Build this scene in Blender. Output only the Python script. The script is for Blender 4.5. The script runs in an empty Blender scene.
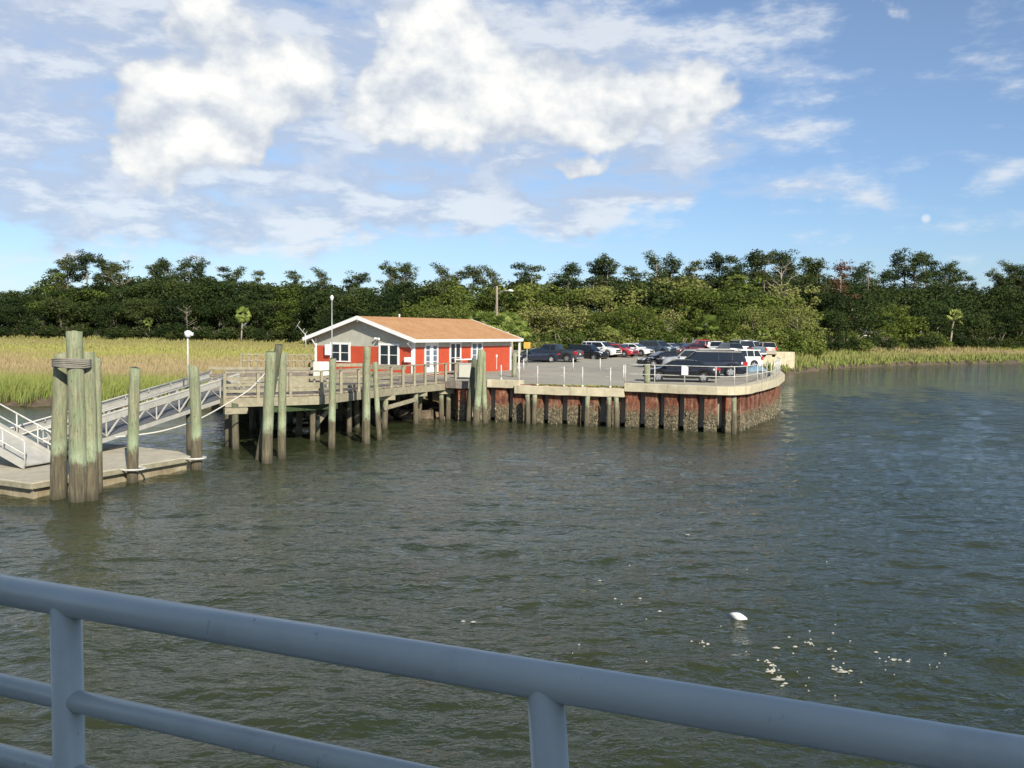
import bpy, math, random
import numpy as np
from mathutils import Vector, Matrix
R = math.radians
random.seed(7)
rng = np.random.default_rng(11)
scene = bpy.context.scene
COL = scene.collection

# ------------------------------------------------------------------ camera survey
EYE = Vector((0, 0, 5.4)); FPX = 920.0
PITCH = math.atan(53.5 / FPX); ROLL = R(0.56)
fwd = Vector((0, math.cos(PITCH), -math.sin(PITCH)))
rt0 = Vector((1, 0, 0)); up0 = Vector((0, math.sin(PITCH), math.cos(PITCH)))
rgt = rt0 * math.cos(ROLL) + up0 * math.sin(ROLL)
upv = up0 * math.cos(ROLL) - rt0 * math.sin(ROLL)
def ray(px, py): return fwd * FPX + rgt * (px - 512) - upv * (py - 384)
def atz(px, py, z):
    r = ray(px, py); t = (z - EYE.z) / r.z; return EYE + r * t
def aty(px, py, Y):
    r = ray(px, py); return EYE + r * (Y / r.y)
def hor(px): return 330.5 + (px - 512) * math.tan(ROLL)
cd = bpy.data.cameras.new('camera'); cam = bpy.data.objects.new('camera', cd); COL.objects.link(cam)
cam.matrix_world = Matrix(((rgt.x, upv.x, -fwd.x, EYE.x), (rgt.y, upv.y, -fwd.y, EYE.y), (rgt.z, upv.z, -fwd.z, EYE.z), (0, 0, 0, 1)))
cd.sensor_width = 36; cd.lens = 36 * FPX / 1024; cd.clip_start = 0.05; cd.clip_end = 20000
scene.camera = cam

# ------------------------------------------------------------------ helpers
class MB:
    def __init__(s): s.v = []; s.f = []
    def add(s, vs, fs):
        b = len(s.v); s.v += [tuple(v) for v in vs]; s.f += [tuple(b + i for i in f) for f in fs]; return s
    def box(s, c, size, rz=0.0):
        hx, hy, hz = size[0] / 2, size[1] / 2, size[2] / 2; ca, sa = math.cos(rz), math.sin(rz)
        vs = [(c[0] + x * ca - y * sa, c[1] + x * sa + y * ca, c[2] + z) for z in (-hz, hz) for x, y in ((-hx, -hy), (hx, -hy), (hx, hy), (-hx, hy))]
        return s.add(vs, [(3, 2, 1, 0), (4, 5, 6, 7), (0, 1, 5, 4), (1, 2, 6, 5), (2, 3, 7, 6), (3, 0, 4, 7)])
    def beam(s, a, b, w, h, upd=Vector((0, 0, 1))):
        a, b = Vector(a), Vector(b); d = (b - a).normalized()
        sd = d.cross(upd)
        if sd.length < 1e-4: sd = Vector((1, 0, 0))
        sd.normalize(); u = sd.cross(d)
        vs = [p + sd * (x * w / 2) + u * (z * h / 2) for p in (a, b) for x, z in ((-1, -1), (1, -1), (1, 1), (-1, 1))]
        return s.add(vs, [(0, 1, 2, 3), (7, 6, 5, 4), (0, 4, 5, 1), (1, 5, 6, 2), (2, 6, 7, 3), (3, 7, 4, 0)])
    def tube(s, a, b, r0, r1=None, n=10, rings=1, jit=0.0, cap=True):
        r1 = r0 if r1 is None else r1
        a, b = Vector(a), Vector(b); d = (b - a)
        q = d.to_track_quat('Z', 'Y'); vs = []; fs = []
        for k in range(rings + 1):
            t = k / rings; c = a + d * t; r = r0 + (r1 - r0) * t
            for i in range(n):
                an = 2 * math.pi * i / n; rr = r * (1 + random.uniform(-jit, jit))
                vs.append(c + q @ Vector((math.cos(an) * rr, math.sin(an) * rr, 0)))
        for k in range(rings):
            for i in range(n):
                j = (i + 1) % n; fs.append((k * n + i, k * n + j, (k + 1) * n + j, (k + 1) * n + i))
        if cap: fs.append(tuple(range(n - 1, -1, -1))); fs.append(tuple(rings * n + i for i in range(n)))
        return s.add(vs, fs)
    def path(s, pts, r, n=8):
        pts = [Vector(p) for p in pts]; vs = []; fs = []
        for k, p in enumerate(pts):
            d = (pts[min(k + 1, len(pts) - 1)] - pts[max(k - 1, 0)]).normalized()
            q = d.to_track_quat('Z', 'Y'); rr = r[k] if isinstance(r, (list, tuple)) else r
            for i in range(n):
                an = 2 * math.pi * i / n; vs.append(p + q @ Vector((math.cos(an) * rr, math.sin(an) * rr, 0)))
        for k in range(len(pts) - 1):
            for i in range(n):
                j = (i + 1) % n; fs.append((k * n + i, k * n + j, (k + 1) * n + j, (k + 1) * n + i))
        fs.append(tuple(range(n - 1, -1, -1))); fs.append(tuple((len(pts) - 1) * n + i for i in range(n)))
        return s.add(vs, fs)
    def prism(s, poly, z0, z1):
        n = len(poly)
        vs = [(p[0], p[1], z0) for p in poly] + [(p[0], p[1], z1) for p in poly]
        fs = [tuple(range(n - 1, -1, -1)), tuple(range(n, 2 * n))] + [(i, (i + 1) % n, n + (i + 1) % n, n + i) for i in range(n)]
        return s.add(vs, fs)
    def quad(s, *p): return s.add(p, [tuple(range(len(p)))])
    def build(s, name, mat, parent=None, smooth=False, bevel=0):
        me = bpy.data.meshes.new(name); me.from_pydata(s.v, [], s.f); me.update()
        if smooth:
            for p in me.polygons: p.use_smooth = True
        me.materials.append(mat)
        o = bpy.data.objects.new(name, me); COL.objects.link(o)
        if parent is not None: o.parent = parent
        if bevel:
            m = o.modifiers.new('bevel', 'BEVEL'); m.width = bevel; m.segments = 2; m.limit_method = 'ANGLE'
        return o
def tag(o, label=None, cat=None, group=None, kind=None):
    if label: o['label'] = label
    if cat: o['category'] = cat
    if group: o['group'] = group
    if kind: o['kind'] = kind
    return o
def empty(name, loc=(0, 0, 0), rz=0.0):
    o = bpy.data.objects.new(name, None); COL.objects.link(o); o.location = loc; o.rotation_euler = (0, 0, rz); o.empty_display_size = .2
    return o
def npmesh(name, V, F, mat, parent=None, smooth=False):
    me = bpy.data.meshes.new(name); V = np.asarray(V, np.float32); F = np.asarray(F, np.int32); k = F.shape[1]
    me.vertices.add(len(V)); me.vertices.foreach_set('co', V.ravel())
    me.loops.add(F.size); me.loops.foreach_set('vertex_index', F.ravel())
    me.polygons.add(len(F)); me.polygons.foreach_set('loop_start', np.arange(0, F.size, k, dtype=np.int32))
    me.polygons.foreach_set('loop_total', np.full(len(F), k, np.int32))
    if smooth: me.polygons.foreach_set('use_smooth', np.ones(len(F), bool))
    me.update(calc_edges=True); me.validate(); me.materials.append(mat)
    o = bpy.data.objects.new(name, me); COL.objects.link(o)
    if parent is not None: o.parent = parent
    return o
def copy_tree(o, parent=None):
    c = o.copy(); COL.objects.link(c); c.parent = parent
    for ch in KIDS.get(o, []): copy_tree(ch, c)
    return c
def kids(o):
    KIDS[o] = [x for x in COL.objects if x.parent == o]
    for k in KIDS[o]: kids(k)
KIDS = {}

# ------------------------------------------------------------------ materials
def newmat(name):
    m = bpy.data.materials.new(name); m.use_nodes = True; nt = m.node_tree
    return m, nt, nt.nodes['Principled BSDF']
def ramp(nt, fac, stops, interp='LINEAR'):
    r = nt.nodes.new('ShaderNodeValToRGB'); r.color_ramp.interpolation = interp
    while len(r.color_ramp.elements) < len(stops): r.color_ramp.elements.new(.5)
    for e, (p, c) in zip(r.color_ramp.elements, stops): e.position = p; e.color = (c[0], c[1], c[2], 1)
    nt.links.new(fac, r.inputs['Fac']); return r.outputs['Color']
def noise(nt, scale, detail=4, rough=.55, vec=None, stretch=None, dist=0.0, coord='Object'):
    n = nt.nodes.new('ShaderNodeTexNoise'); n.inputs['Scale'].default_value = scale; n.inputs['Detail'].default_value = detail
    n.inputs['Roughness'].default_value = rough; n.inputs['Distortion'].default_value = dist
    if vec is None:
        g = nt.nodes.new('ShaderNodeNewGeometry').outputs['Position'] if coord == 'World' else nt.nodes.new('ShaderNodeTexCoord').outputs[coord]
        vec = g
    if stretch:
        mp = nt.nodes.new('ShaderNodeMapping'); mp.inputs['Scale'].default_value = stretch; nt.links.new(vec, mp.inputs['Vector']); vec = mp.outputs['Vector']
    nt.links.new(vec, n.inputs['Vector']); return n.outputs['Fac']
def math_(nt, op, a, b=None, c=None, clamp=False):
    n = nt.nodes.new('ShaderNodeMath'); n.operation = op; n.use_clamp = clamp
    for i, x in enumerate((a, b, c)):
        if x is None: continue
        if isinstance(x, (int, float)): n.inputs[i].default_value = x
        else: nt.links.new(x, n.inputs[i])
    return n.outputs[0]
def mix(nt, f, a, b, mode='MIX'):
    n = nt.nodes.new('ShaderNodeMix'); n.data_type = 'RGBA'; n.blend_type = mode
    for k, x in ((0, f), (6, a), (7, b)):
        if isinstance(x, (int, float)): n.inputs[k].default_value = x
        elif isinstance(x, tuple): n.inputs[k].default_value = (x[0], x[1], x[2], 1)
        else: nt.links.new(x, n.inputs[k])
    return n.outputs[2]
def bump(nt, b, h, strength=.4, dist=.02):
    n = nt.nodes.new('ShaderNodeBump'); n.inputs['Strength'].default_value = strength; n.inputs['Distance'].default_value = dist
    nt.links.new(h, n.inputs['Height']); nt.links.new(n.outputs['Normal'], b.inputs['Normal'])
def posz(nt):
    g = nt.nodes.new('ShaderNodeNewGeometry'); s = nt.nodes.new('ShaderNodeSeparateXYZ'); nt.links.new(g.outputs['Position'], s.inputs[0]); return s.outputs
def simple(name, c, rough=.6, metal=0, var=.25, scale=6, bumps=0.0, c2=None, stretch=None, coord='World', coat=0):
    m, nt, b = newmat(name)
    f = noise(nt, scale, 5, .6, stretch=stretch, coord=coord)
    c2 = c2 or tuple(x * (1 - var) for x in c)
    nt.links.new(ramp(nt, f, [(.35, c2), (.65, c)]), b.inputs['Base Color'])
    b.inputs['Roughness'].default_value = rough; b.inputs['Metallic'].default_value = metal
    b.inputs['Coat Weight'].default_value = coat; b.inputs['Coat Roughness'].default_value = .05
    if bumps: bump(nt, b, f, bumps, .02)
    return m
M = {}
def pile_mat(name, dark=1.0, alg_=.5, grn=.5):
    m, nt, b = newmat(name)
    z = posz(nt)['Z']; oi = nt.nodes.new('ShaderNodeObjectInfo'); rnd = oi.outputs['Random']
    streak = noise(nt, 3, 6, .65, stretch=(5, 5, .45), coord='World')
    blot = noise(nt, 1.7, 5, .65, coord='World')
    fine = noise(nt, 16, 4, .6, stretch=(1.6, 1.6, .35), coord='World')
    upper = ramp(nt, streak, [(.3, (.13 * dark, .13 * dark, .075 * dark)), (.5, (.28 * dark, .28 * dark, .175 * dark)), (.7, (.42 * dark, .38 * dark, .25 * dark))])
    gm = math_(nt, 'MULTIPLY', ramp(nt, blot, [(.38, (.1, .1, .1)), (.62, (1, 1, 1))]), math_(nt, 'MULTIPLY_ADD', rnd, grn * .8, grn * .6))
    upper = mix(nt, gm, upper, (.23 * dark, .30 * dark, .165 * dark))
    sp = ramp(nt, noise(nt, 26, 2, .6, stretch=(1, 1, .25), coord='World'), [(.62, (0, 0, 0)), (.7, (.8, .8, .8))])
    upper = mix(nt, sp, upper, (.08 * dark, .075 * dark, .045 * dark))
    wet = ramp(nt, streak, [(.3, (.06, .05, .03)), (.55, (.15, .128, .08)), (.75, (.25, .215, .14))])
    zz = math_(nt, 'ADD', z, math_(nt, 'MULTIPLY', math_(nt, 'SUBTRACT', blot, .5), 1.3)); zz = math_(nt, 'MULTIPLY_ADD', rnd, .3, zz)
    zz = math_(nt, 'ADD', zz, math_(nt, 'MULTIPLY', math_(nt, 'SUBTRACT', fine, .5), .8))
    mk = mapr(nt, zz, 1.3, 1.62); al = mapr(nt, zz, 2.15, 1.75)
    upper = mix(nt, math_(nt, 'MULTIPLY', al, alg_), upper, (.40 * dark, .49 * dark, .31 * dark))
    c = mix(nt, mk, wet, upper)
    c = mix(nt, math_(nt, 'MULTIPLY', mapr(nt, z, .4, 0.0), .75), c, (.035, .032, .02))
    nt.links.new(c, b.inputs['Base Color']); b.inputs['Roughness'].default_value = .85
    crack = noise(nt, 9, 5, .7, stretch=(6, 6, .35), coord='World')
    bump(nt, b, crack, 1.0, .045); return m
def mapr(nt, x, a, b_):
    n = nt.nodes.new('ShaderNodeMapRange'); n.inputs['From Min'].default_value = a; n.inputs['From Max'].default_value = b_; nt.links.new(x, n.inputs['Value']); return n.outputs[0]
M['pile'] = pile_mat('weathered_pile'); M['pile_shaded'] = pile_mat('shaded_pile', .42, .2); M['pile_tan'] = pile_mat('tan_pile', .95, .1, .15)  # second material is a darkened pile copy, shade put into its colour
def wood(name, a, c, scale=4):
    m, nt, b = newmat(name)
    f = noise(nt, scale, 6, .65, stretch=(1, 1, 1), coord='World'); g = noise(nt, 30, 3, .5, coord='World')
    col = ramp(nt, f, [(.3, a), (.7, c)]); col = mix(nt, math_(nt, 'MULTIPLY', g, .35), col, tuple(x * .5 for x in a))
    nt.links.new(col, b.inputs['Base Color']); b.inputs['Roughness'].default_value = .85; bump(nt, b, g, .3, .01); return m
M['wood'] = wood('pale_weathered_wood', (.22, .20, .13), (.40, .36, .25))
M['deckwood'] = wood('deck_wood', (.19, .155, .12), (.33, .28, .22), 2.5)
M['greywood'] = wood('grey_wood', (.13, .11, .09), (.26, .22, .18))
M['concrete'] = None
def concrete(name, a, c):
    m, nt, b = newmat(name)
    f = noise(nt, 1.7, 7, .65, coord='World'); st = noise(nt, 2.5, 5, .7, stretch=(2, 2, .25), coord='World')
    col = ramp(nt, f, [(.3, a), (.65, c)])
    col = mix(nt, ramp(nt, st, [(.56, (0, 0, 0)), (.7, (.6, .6, .6))]), col, tuple(x * .45 for x in a))
    nt.links.new(col, b.inputs['Base Color']); b.inputs['Roughness'].default_value = .9
    bump(nt, b, noise(nt, 14, 5, .7, coord='World'), .5, .02); return m
M['concrete'] = concrete('cap_concrete', (.40, .35, .235), (.56, .50, .35))
M['float'] = concrete('float_concrete', (.34, .31, .23), (.46, .42, .32))
M['floatside'] = concrete('float_side', (.20, .15, .085), (.38, .33, .22))
def rust():
    m, nt, b = newmat('rusted_sheet_pile'); z = posz(nt)['Z']
    f = noise(nt, 4.5, 7, .75, stretch=(1, 1, .5), coord='World'); s = noise(nt, 3, 5, .7, stretch=(3, 3, .25), coord='World')
    red = ramp(nt, f, [(.34, (.035, .016, .012)), (.45, (.11, .034, .02)), (.54, (.20, .065, .032)), (.62, (.27, .13, .07)), (.72, (.36, .28, .18))])
    red = mix(nt, ramp(nt, s, [(.52, (0, 0, 0)), (.7, (.7, .7, .7))]), red, (.30, .25, .16))
    oy = ramp(nt, noise(nt, 9, 6, .8, coord='World'), [(.4, (.03, .026, .016)), (.52, (.13, .105, .06)), (.64, (.36, .31, .2))])
    zz = math_(nt, 'ADD', z, math_(nt, 'MULTIPLY', math_(nt, 'SUBTRACT', noise(nt, 2.2, 5, .7, coord='World'), .5), 1.9))
    mk = nt.nodes.new('ShaderNodeMapRange'); mk.inputs['From Min'].default_value = .85; mk.inputs['From Max'].default_value = 1.25; nt.links.new(zz, mk.inputs['Value'])
    c = mix(nt, mk.outputs[0], oy, red)
    low = nt.nodes.new('ShaderNodeMapRange'); low.inputs['From Min'].default_value = .22; low.inputs['From Max'].default_value = 0.0; nt.links.new(z, low.inputs['Value'])
    c = mix(nt, math_(nt, 'MULTIPLY', low.outputs[0], .8), c, (.03, .028, .016))
    nt.links.new(c, b.inputs['Base Color']); b.inputs['Roughness'].default_value = .9; bump(nt, b, f, .8, .04); return m
M['rust'] = rust()
M['oyster'] = simple('oyster_shell', (.42, .37, .25), .8, var=.85, scale=5)
M['alu'] = simple('aluminium', (.50, .485, .43), .5, .1, var=.2, scale=3)
M['white'] = simple('white_paint', (.78, .78, .76), .5, var=.08, scale=4)
M['whitemetal'] = simple('white_pipe_paint', (.60, .60, .55), .45, var=.3, scale=5)
M['cream'] = simple('cream_panel', (.55, .56, .5), .6, var=.15)
M['grate'] = simple('gangway_grating', (.16, .165, .17), .6, .3, var=.3, scale=20)
M['rope'] = simple('white_rope', (.62, .6, .52), .9, var=.3, scale=30)
M['oldrope'] = simple('old_rope', (.27, .25, .21), .95, var=.5, scale=40)
M['black'] = simple('black_plastic', (.015, .015, .016), .5, var=.3)
M['rubber'] = simple('tyre_rubber', (.02, .02, .02), .8, var=.3)
M['chrome'] = simple('rim_alloy', (.55, .55, .56), .3, .7, var=.1)
M['glass'] = simple('car_glass', (.012, .016, .02), .04, var=.2, coat=.5)
M['pane'] = simple('window_pane', (.02, .026, .03), .05, var=.4, coat=.4)
M['curtain'] = simple('door_pane', (.14, .18, .24), .1, var=.3)
M['head'] = simple('headlight_lens', (.7, .72, .74), .1, var=.2, coat=.6)
M['tail'] = simple('taillight_lens', (.45, .02, .02), .15, var=.3, coat=.6)
M['plate'] = simple('number_plate', (.7, .7, .66), .4, var=.1)
M['signyellow'] = simple('yellow_sign', (.62, .36, .05), .5, var=.3, scale=8)
M['bluetarp'] = simple('blue_tarp', (.16, .26, .33), .6, var=.3, scale=3, bumps=.4)
def siding(name, c, period=.16):
    m, nt, b = newmat(name); z = posz(nt)['Z']
    fr = math_(nt, 'FRACT', math_(nt, 'DIVIDE', z, period))
    f = noise(nt, 2, 5, .6, coord='World')
    col = ramp(nt, f, [(.3, tuple(x * .82 for x in c)), (.7, c)])
    col = mix(nt, ramp(nt, fr, [(0, (.55, .55, .55)), (.1, (0, 0, 0))]), col, tuple(x * .35 for x in c))
    nt.links.new(col, b.inputs['Base Color']); b.inputs['Roughness'].default_value = .6; bump(nt, b, fr, .5, .02); return m
M['red'] = siding('red_siding', (.54, .078, .03)); M['grey'] = siding('grey_siding', (.46, .455, .38))
def shingles():
    m, nt, b = newmat('roof_shingles')
    br = nt.nodes.new('ShaderNodeTexBrick'); tc = nt.nodes.new('ShaderNodeTexCoord')
    br.inputs['Scale'].default_value = 1; br.inputs['Brick Width'].default_value = .3; br.inputs['Row Height'].default_value = .14; br.inputs['Mortar Size'].default_value = .012
    br.inputs['Color1'].default_value = (.50, .265, .105, 1); br.inputs['Color2'].default_value = (.40, .20, .08, 1); br.inputs['Mortar'].default_value = (.25, .12, .07, 1)
    nt.links.new(tc.outputs['Object'], br.inputs['Vector'])
    f = noise(nt, .9, 6, .7); c = mix(nt, ramp(nt, f, [(.4, (0, 0, 0)), (.7, (.5, .5, .5))]), br.outputs['Color'], (.54, .34, .16))
    nt.links.new(c, b.inputs['Base Color']); b.inputs['Roughness'].default_value = .9; bump(nt, b, br.outputs['Fac'], .4, .01); return m
M['roof'] = shingles()
def asphalt():
    m, nt, b = newmat('worn_pavement')
    f = noise(nt, .12, 6, .65, coord='World'); g = noise(nt, 3.5, 4, .7, coord='World')
    c = ramp(nt, f, [(.3, (.26, .235, .185)), (.5, (.34, .31, .245)), (.7, (.41, .375, .295))])
    c = mix(nt, math_(nt, 'MULTIPLY', g, .35), c, (.12, .115, .1))
    gr = ramp(nt, noise(nt, .55, 5, .7, coord='World'), [(.62, (0, 0, 0)), (.68, (.8, .8, .8))])
    c = mix(nt, gr, c, (.12, .13, .05))
    nt.links.new(c, b.inputs['Base Color']); b.inputs['Roughness'].default_value = .95; return m
M['asphalt'] = asphalt()
def railpaint():
    m, nt, b = newmat('blue_grey_rail_paint')
    f = noise(nt, 5, 5, .6, coord='World'); sc_ = noise(nt, 60, 3, .8, stretch=(1, 1, .3), coord='World')
    c = ramp(nt, f, [(.3, (.53, .565, .51)), (.7, (.60, .635, .57))])
    sp = noise(nt, 14, 3, .6, coord='World')
    mask = math_(nt, 'MULTIPLY', ramp(nt, sc_, [(.6, (0, 0, 0)), (.66, (1, 1, 1))]), ramp(nt, sp, [(.6, (0, 0, 0)), (.68, (.6, .6, .6))]))
    c = mix(nt, mask, c, (.13, .12, .11)); c = mix(nt, ramp(nt, noise(nt, 2.3, 6, .75, coord='World'), [(.55, (0, 0, 0)), (.75, (.5, .5, .5))]), c, (.34, .37, .36))
    nt.links.new(c, b.inputs['Base Color']); b.inputs['Roughness'].default_value = .3
    bump(nt, b, noise(nt, 90, 2, .5, coord='World'), .12, .002); return m
M['rail'] = railpaint()
M['galv'] = simple('galvanised', (.42, .43, .42), .45, .4, var=.25)
M['polewood'] = simple('pole_wood', (.33, .27, .2), .85, var=.4, stretch=(4, 4, .3))

# foliage
def leaf(name, stops, trans=.35, coord='Object', sc=.35):
    m, nt, b = newmat(name)
    oi = nt.nodes.new('ShaderNodeObjectInfo'); f = noise(nt, sc, 4, .6, coord=coord); f2 = noise(nt, 4.0, 2, .5, coord=coord)
    x = math_(nt, 'ADD', math_(nt, 'MULTIPLY', f, .55), math_(nt, 'MULTIPLY', f2, .45))
    x = math_(nt, 'ADD', x, math_(nt, 'MULTIPLY', math_(nt, 'SUBTRACT', oi.outputs['Random'], .5), .32))
    c = ramp(nt, x, stops)
    nt.links.new(c, b.inputs['Base Color']); b.inputs['Roughness'].default_value = .75; b.inputs['Specular IOR Level'].default_value = .12
    t = nt.nodes.new('ShaderNodeBsdfTranslucent'); ms = nt.nodes.new('ShaderNodeMixShader'); ms.inputs[0].default_value = trans
    nt.links.new(c, t.inputs['Color']); nt.links.new(b.outputs[0], ms.inputs[1]); nt.links.new(t.outputs[0], ms.inputs[2])
    nt.links.new(ms.outputs[0], nt.nodes['Material Output'].inputs['Surface']); return m
M['leaf_dark'] = leaf('dark_leaves', [(.3, (.020, .036, .012)), (.5, (.042, .066, .019)), (.72, (.085, .108, .032))])
M['leaf_mid'] = leaf('green_leaves', [(.3, (0.058, 0.085, 0.017)), (.5, (0.122, 0.164, 0.032)), (.72, (0.230, 0.249, 0.058))])
M['leaf_light'] = leaf('olive_leaves', [(.3, (0.103, 0.131, 0.030)), (.5, (0.206, 0.230, 0.059)), (.72, (0.344, 0.328, 0.119))])
M['leaf_brown'] = leaf('dead_needles', [(.3, (.09, .045, .025)), (.5, (.17, .085, .045)), (.72, (.24, .14, .08))])
M['needle'] = leaf('pine_needles', [(.3, (0.032, 0.052, 0.020)), (.5, (0.063, 0.092, 0.031)), (.72, (0.127, 0.138, 0.049))])
M['moss'] = leaf('grey_twigs', [(.3, (.16, .15, .11)), (.5, (.25, .23, .17)), (.72, (.33, .3, .23))])
M['palm'] = leaf('palm_fronds', [(.3, (0.130, 0.191, 0.039)), (.5, (0.260, 0.328, 0.078)), (.72, (0.429, 0.464, 0.156))])
M['bark'] = simple('grey_bark', (.25, .2, .15), .9, var=.45, stretch=(4, 4, .6), coord='Object')
M['bark_pale'] = simple('pale_bark', (.42, .37, .29), .9, var=.35, stretch=(4, 4, .6), coord='Object')

# ------------------------------------------------------------------ sun + sky
SUN_AZ_BACK = R(25); SUN_EL = R(32)      # 25 deg to the right of straight behind the camera
sdir = Vector((math.sin(SUN_AZ_BACK) * math.cos(SUN_EL), -math.cos(SUN_AZ_BACK) * math.cos(SUN_EL), math.sin(SUN_EL)))
sl = bpy.data.lights.new('sun', 'SUN'); sl.energy = 5.0; sl.angle = R(.5); sl.color = (1, .93, .80)
so = bpy.data.objects.new('sun', sl); COL.objects.link(so); so.rotation_euler = sdir.to_track_quat('Z', 'Y').to_euler(); so.location = (40, -60, 80)
W = bpy.data.worlds.new('World'); scene.world = W; W.use_nodes = True; nt = W.node_tree
W.cycles.sampling_method = 'MANUAL'; W.cycles.sample_map_resolution = 256
bg = nt.nodes['Background']; bg.inputs['Strength'].default_value = .085
sky = nt.nodes.new('ShaderNodeTexSky'); sky.sky_type = 'NISHITA'; sky.sun_disc = False; sky.sun_elevation = SUN_EL
sky.sun_rotation = math.atan2(sdir.x, sdir.y); sky.air_density = 1.0; sky.dust_density = .25; sky.ozone_density = 2.2; sky.altitude = 0
tc = nt.nodes.new('ShaderNodeTexCoord'); sx = nt.nodes.new('ShaderNodeSeparateXYZ'); nt.links.new(tc.outputs['Generated'], sx.inputs[0])
U = math_(nt, 'ARCTAN2', sx.outputs['X'], sx.outputs['Y']); V = math_(nt, 'ARCSINE', sx.outputs['Z'])
cmb = nt.nodes.new('ShaderNodeCombineXYZ'); nt.links.new(U, cmb.inputs[0]); nt.links.new(V, cmb.inputs[1]); UV = cmb.outputs[0]
def vm(op, a, b):
    n = nt.nodes.new('ShaderNodeVectorMath'); n.operation = op
    for i, x in enumerate((a, b)):
        if x is None: continue
        if isinstance(x, (tuple, list)): n.inputs[i].default_value = x
        else: nt.links.new(x, n.inputs[i])
    return n.outputs['Value'] if op == 'LENGTH' else n.outputs[0]
def wn(scale, det, rough, st=None, off=(0, 0, 0), vec=None):
    v_ = vec or UV
    if st or off != (0, 0, 0):
        n0 = nt.nodes.new('ShaderNodeVectorMath'); n0.operation = 'MULTIPLY_ADD'; n0.inputs[1].default_value = st or (1, 1, 1); n0.inputs[2].default_value = off; nt.links.new(v_, n0.inputs[0]); v_ = n0.outputs[0]
    n = nt.nodes.new('ShaderNodeTexNoise'); n.noise_dimensions = '2D'; n.inputs['Scale'].default_value = scale; n.inputs['Detail'].default_value = det
    n.inputs['Roughness'].default_value = rough; nt.links.new(v_, n.inputs['Vector']); return n
w1 = wn(9, 3, .6); dv = vm('SUBTRACT', w1.outputs['Color'], (.5, .5, .5)); dv = vm('MULTIPLY', dv, (.15, .10, 0)); UVw = vm('ADD', UV, dv)
def uvof(px, py):
    r = ray(px, py).normalized(); return math.atan2(r.x, r.y), math.asin(r.z)
def blobs(lst, vec):
    acc = None
    for (px, py, rx, ry, a) in lst:
        u0, v0 = uvof(px, py); sx_, sy_ = 920 / rx, 920 / ry
        n = nt.nodes.new('ShaderNodeVectorMath'); n.operation = 'MULTIPLY_ADD'; n.inputs[1].default_value = (sx_, sy_, 0); n.inputs[2].default_value = (-u0 * sx_, -v0 * sy_, 0); nt.links.new(vec, n.inputs[0])
        val = math_(nt, 'MULTIPLY_ADD', vm('LENGTH', n.outputs[0], None), -a / 1.7, a, clamp=True)
        acc = val if acc is None else math_(nt, 'ADD', acc, val)
    return acc
def mrange(x, a, b, smooth=True, t0=0, t1=1):
    mr = nt.nodes.new('ShaderNodeMapRange'); mr.interpolation_type = 'SMOOTHSTEP' if smooth else 'LINEAR'
    for k, v_ in (('From Min', a), ('From Max', b), ('To Min', t0), ('To Max', t1)): mr.inputs[k].default_value = v_
    nt.links.new(x, mr.inputs['Value']); return mr.outputs[0]
cum = blobs([(165, 120, 62, 50, 1.0), (215, 150, 55, 38, .8), (235, 85, 60, 45, 1.0), (270, 78, 40, 34, .6), (210, 4, 60, 22, .8),
             (400, 80, 75, 48, 1.0), (450, 35, 60, 55, 1.0), (470, 105, 80, 45, .95), (520, 70, 60, 50, .5), (580, 110, 75, 40, .75), (640, 115, 60, 40, .5),
             (700, 92, 62, 30, .7), (560, 168, 44, 13, .95), (865, -4, 80, 26, .6), 
             (100, -200, 260, 110, .7), (-300, 40, 200, 120, .7), (800, -420, 260, 100, .6)], UVw)
veil = blobs([(30, 50, 340, 130, 1.25), (300, 120, 280, 90, .9), (620, 165, 190, 38, 1.0), (570, 198, 280, 14, .9), (480, 60, 190, 110, .7),
              (330, 212, 230, 14, .8), (80, 195, 260, 24, .6), (640, 70, 140, 70, .4), (910, 75, 200, 34, .2),
              (880, 212, 60, 14, .42), (1010, 190, 50, 18, .3), (800, 60, 36, 90, .3), (560, 244, 900, 14, .3),
              (0, -300, 520, 200, .35), (500, -600, 700, 200, .2)], UVw)
fb = wn(13, 7, .56, (1, 1.35, 1)).outputs['Fac']; strk = wn(7, 6, .62, (1, 3.0, 1), (1, 2, 0)).outputs['Fac']
backn = wn(2.2, 4, .6, (1, 1.6, 1), (5, 1, 0)).outputs['Fac']
behind = math_(nt, 'MULTIPLY', mrange(sx.outputs['Y'], .35, 0), mrange(backn, .5, .62))
f_c = math_(nt, 'MULTIPLY_ADD', fb, 1.35, math_(nt, 'SUBTRACT', math_(nt, 'MINIMUM', cum, 1.1), 1.14))
m_c = mrange(f_c, .05, .34)
f_v = math_(nt, 'MULTIPLY_ADD', strk, 2.3, math_(nt, 'SUBTRACT', math_(nt, 'MINIMUM', veil, 1.05), 1.5)); f_v = math_(nt, 'MULTIPLY_ADD', fb, .5, math_(nt, 'SUBTRACT', f_v, .25))
m_v = math_(nt, 'MULTIPLY', mrange(f_v, -.1, .7), .82); m_v = math_(nt, 'MAXIMUM', m_v, math_(nt, 'MULTIPLY', behind, .6))
fbs = wn(13, 5, .56, (1, 1.35, 1), (.010, .035, 0)).outputs['Fac']
rel = math_(nt, 'SUBTRACT', fb, fbs)
br = math_(nt, 'MULTIPLY_ADD', rel, .9, math_(nt, 'MULTIPLY', f_c, .8)); br = mrange(br, -.05, .75, False)
K = .77 / .085
ccol = ramp(nt, br, [(0, (.52, .59, .70)), (.3, (.63, .68, .76)), (.62, (.82, .85, .87)), (1, (1.03, 1.02, .98))])
vcol = ramp(nt, f_v, [(.1, (.56, .68, .87)), (.5, (.51, .60, .76)), (1.0, (.43, .51, .66))])
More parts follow.
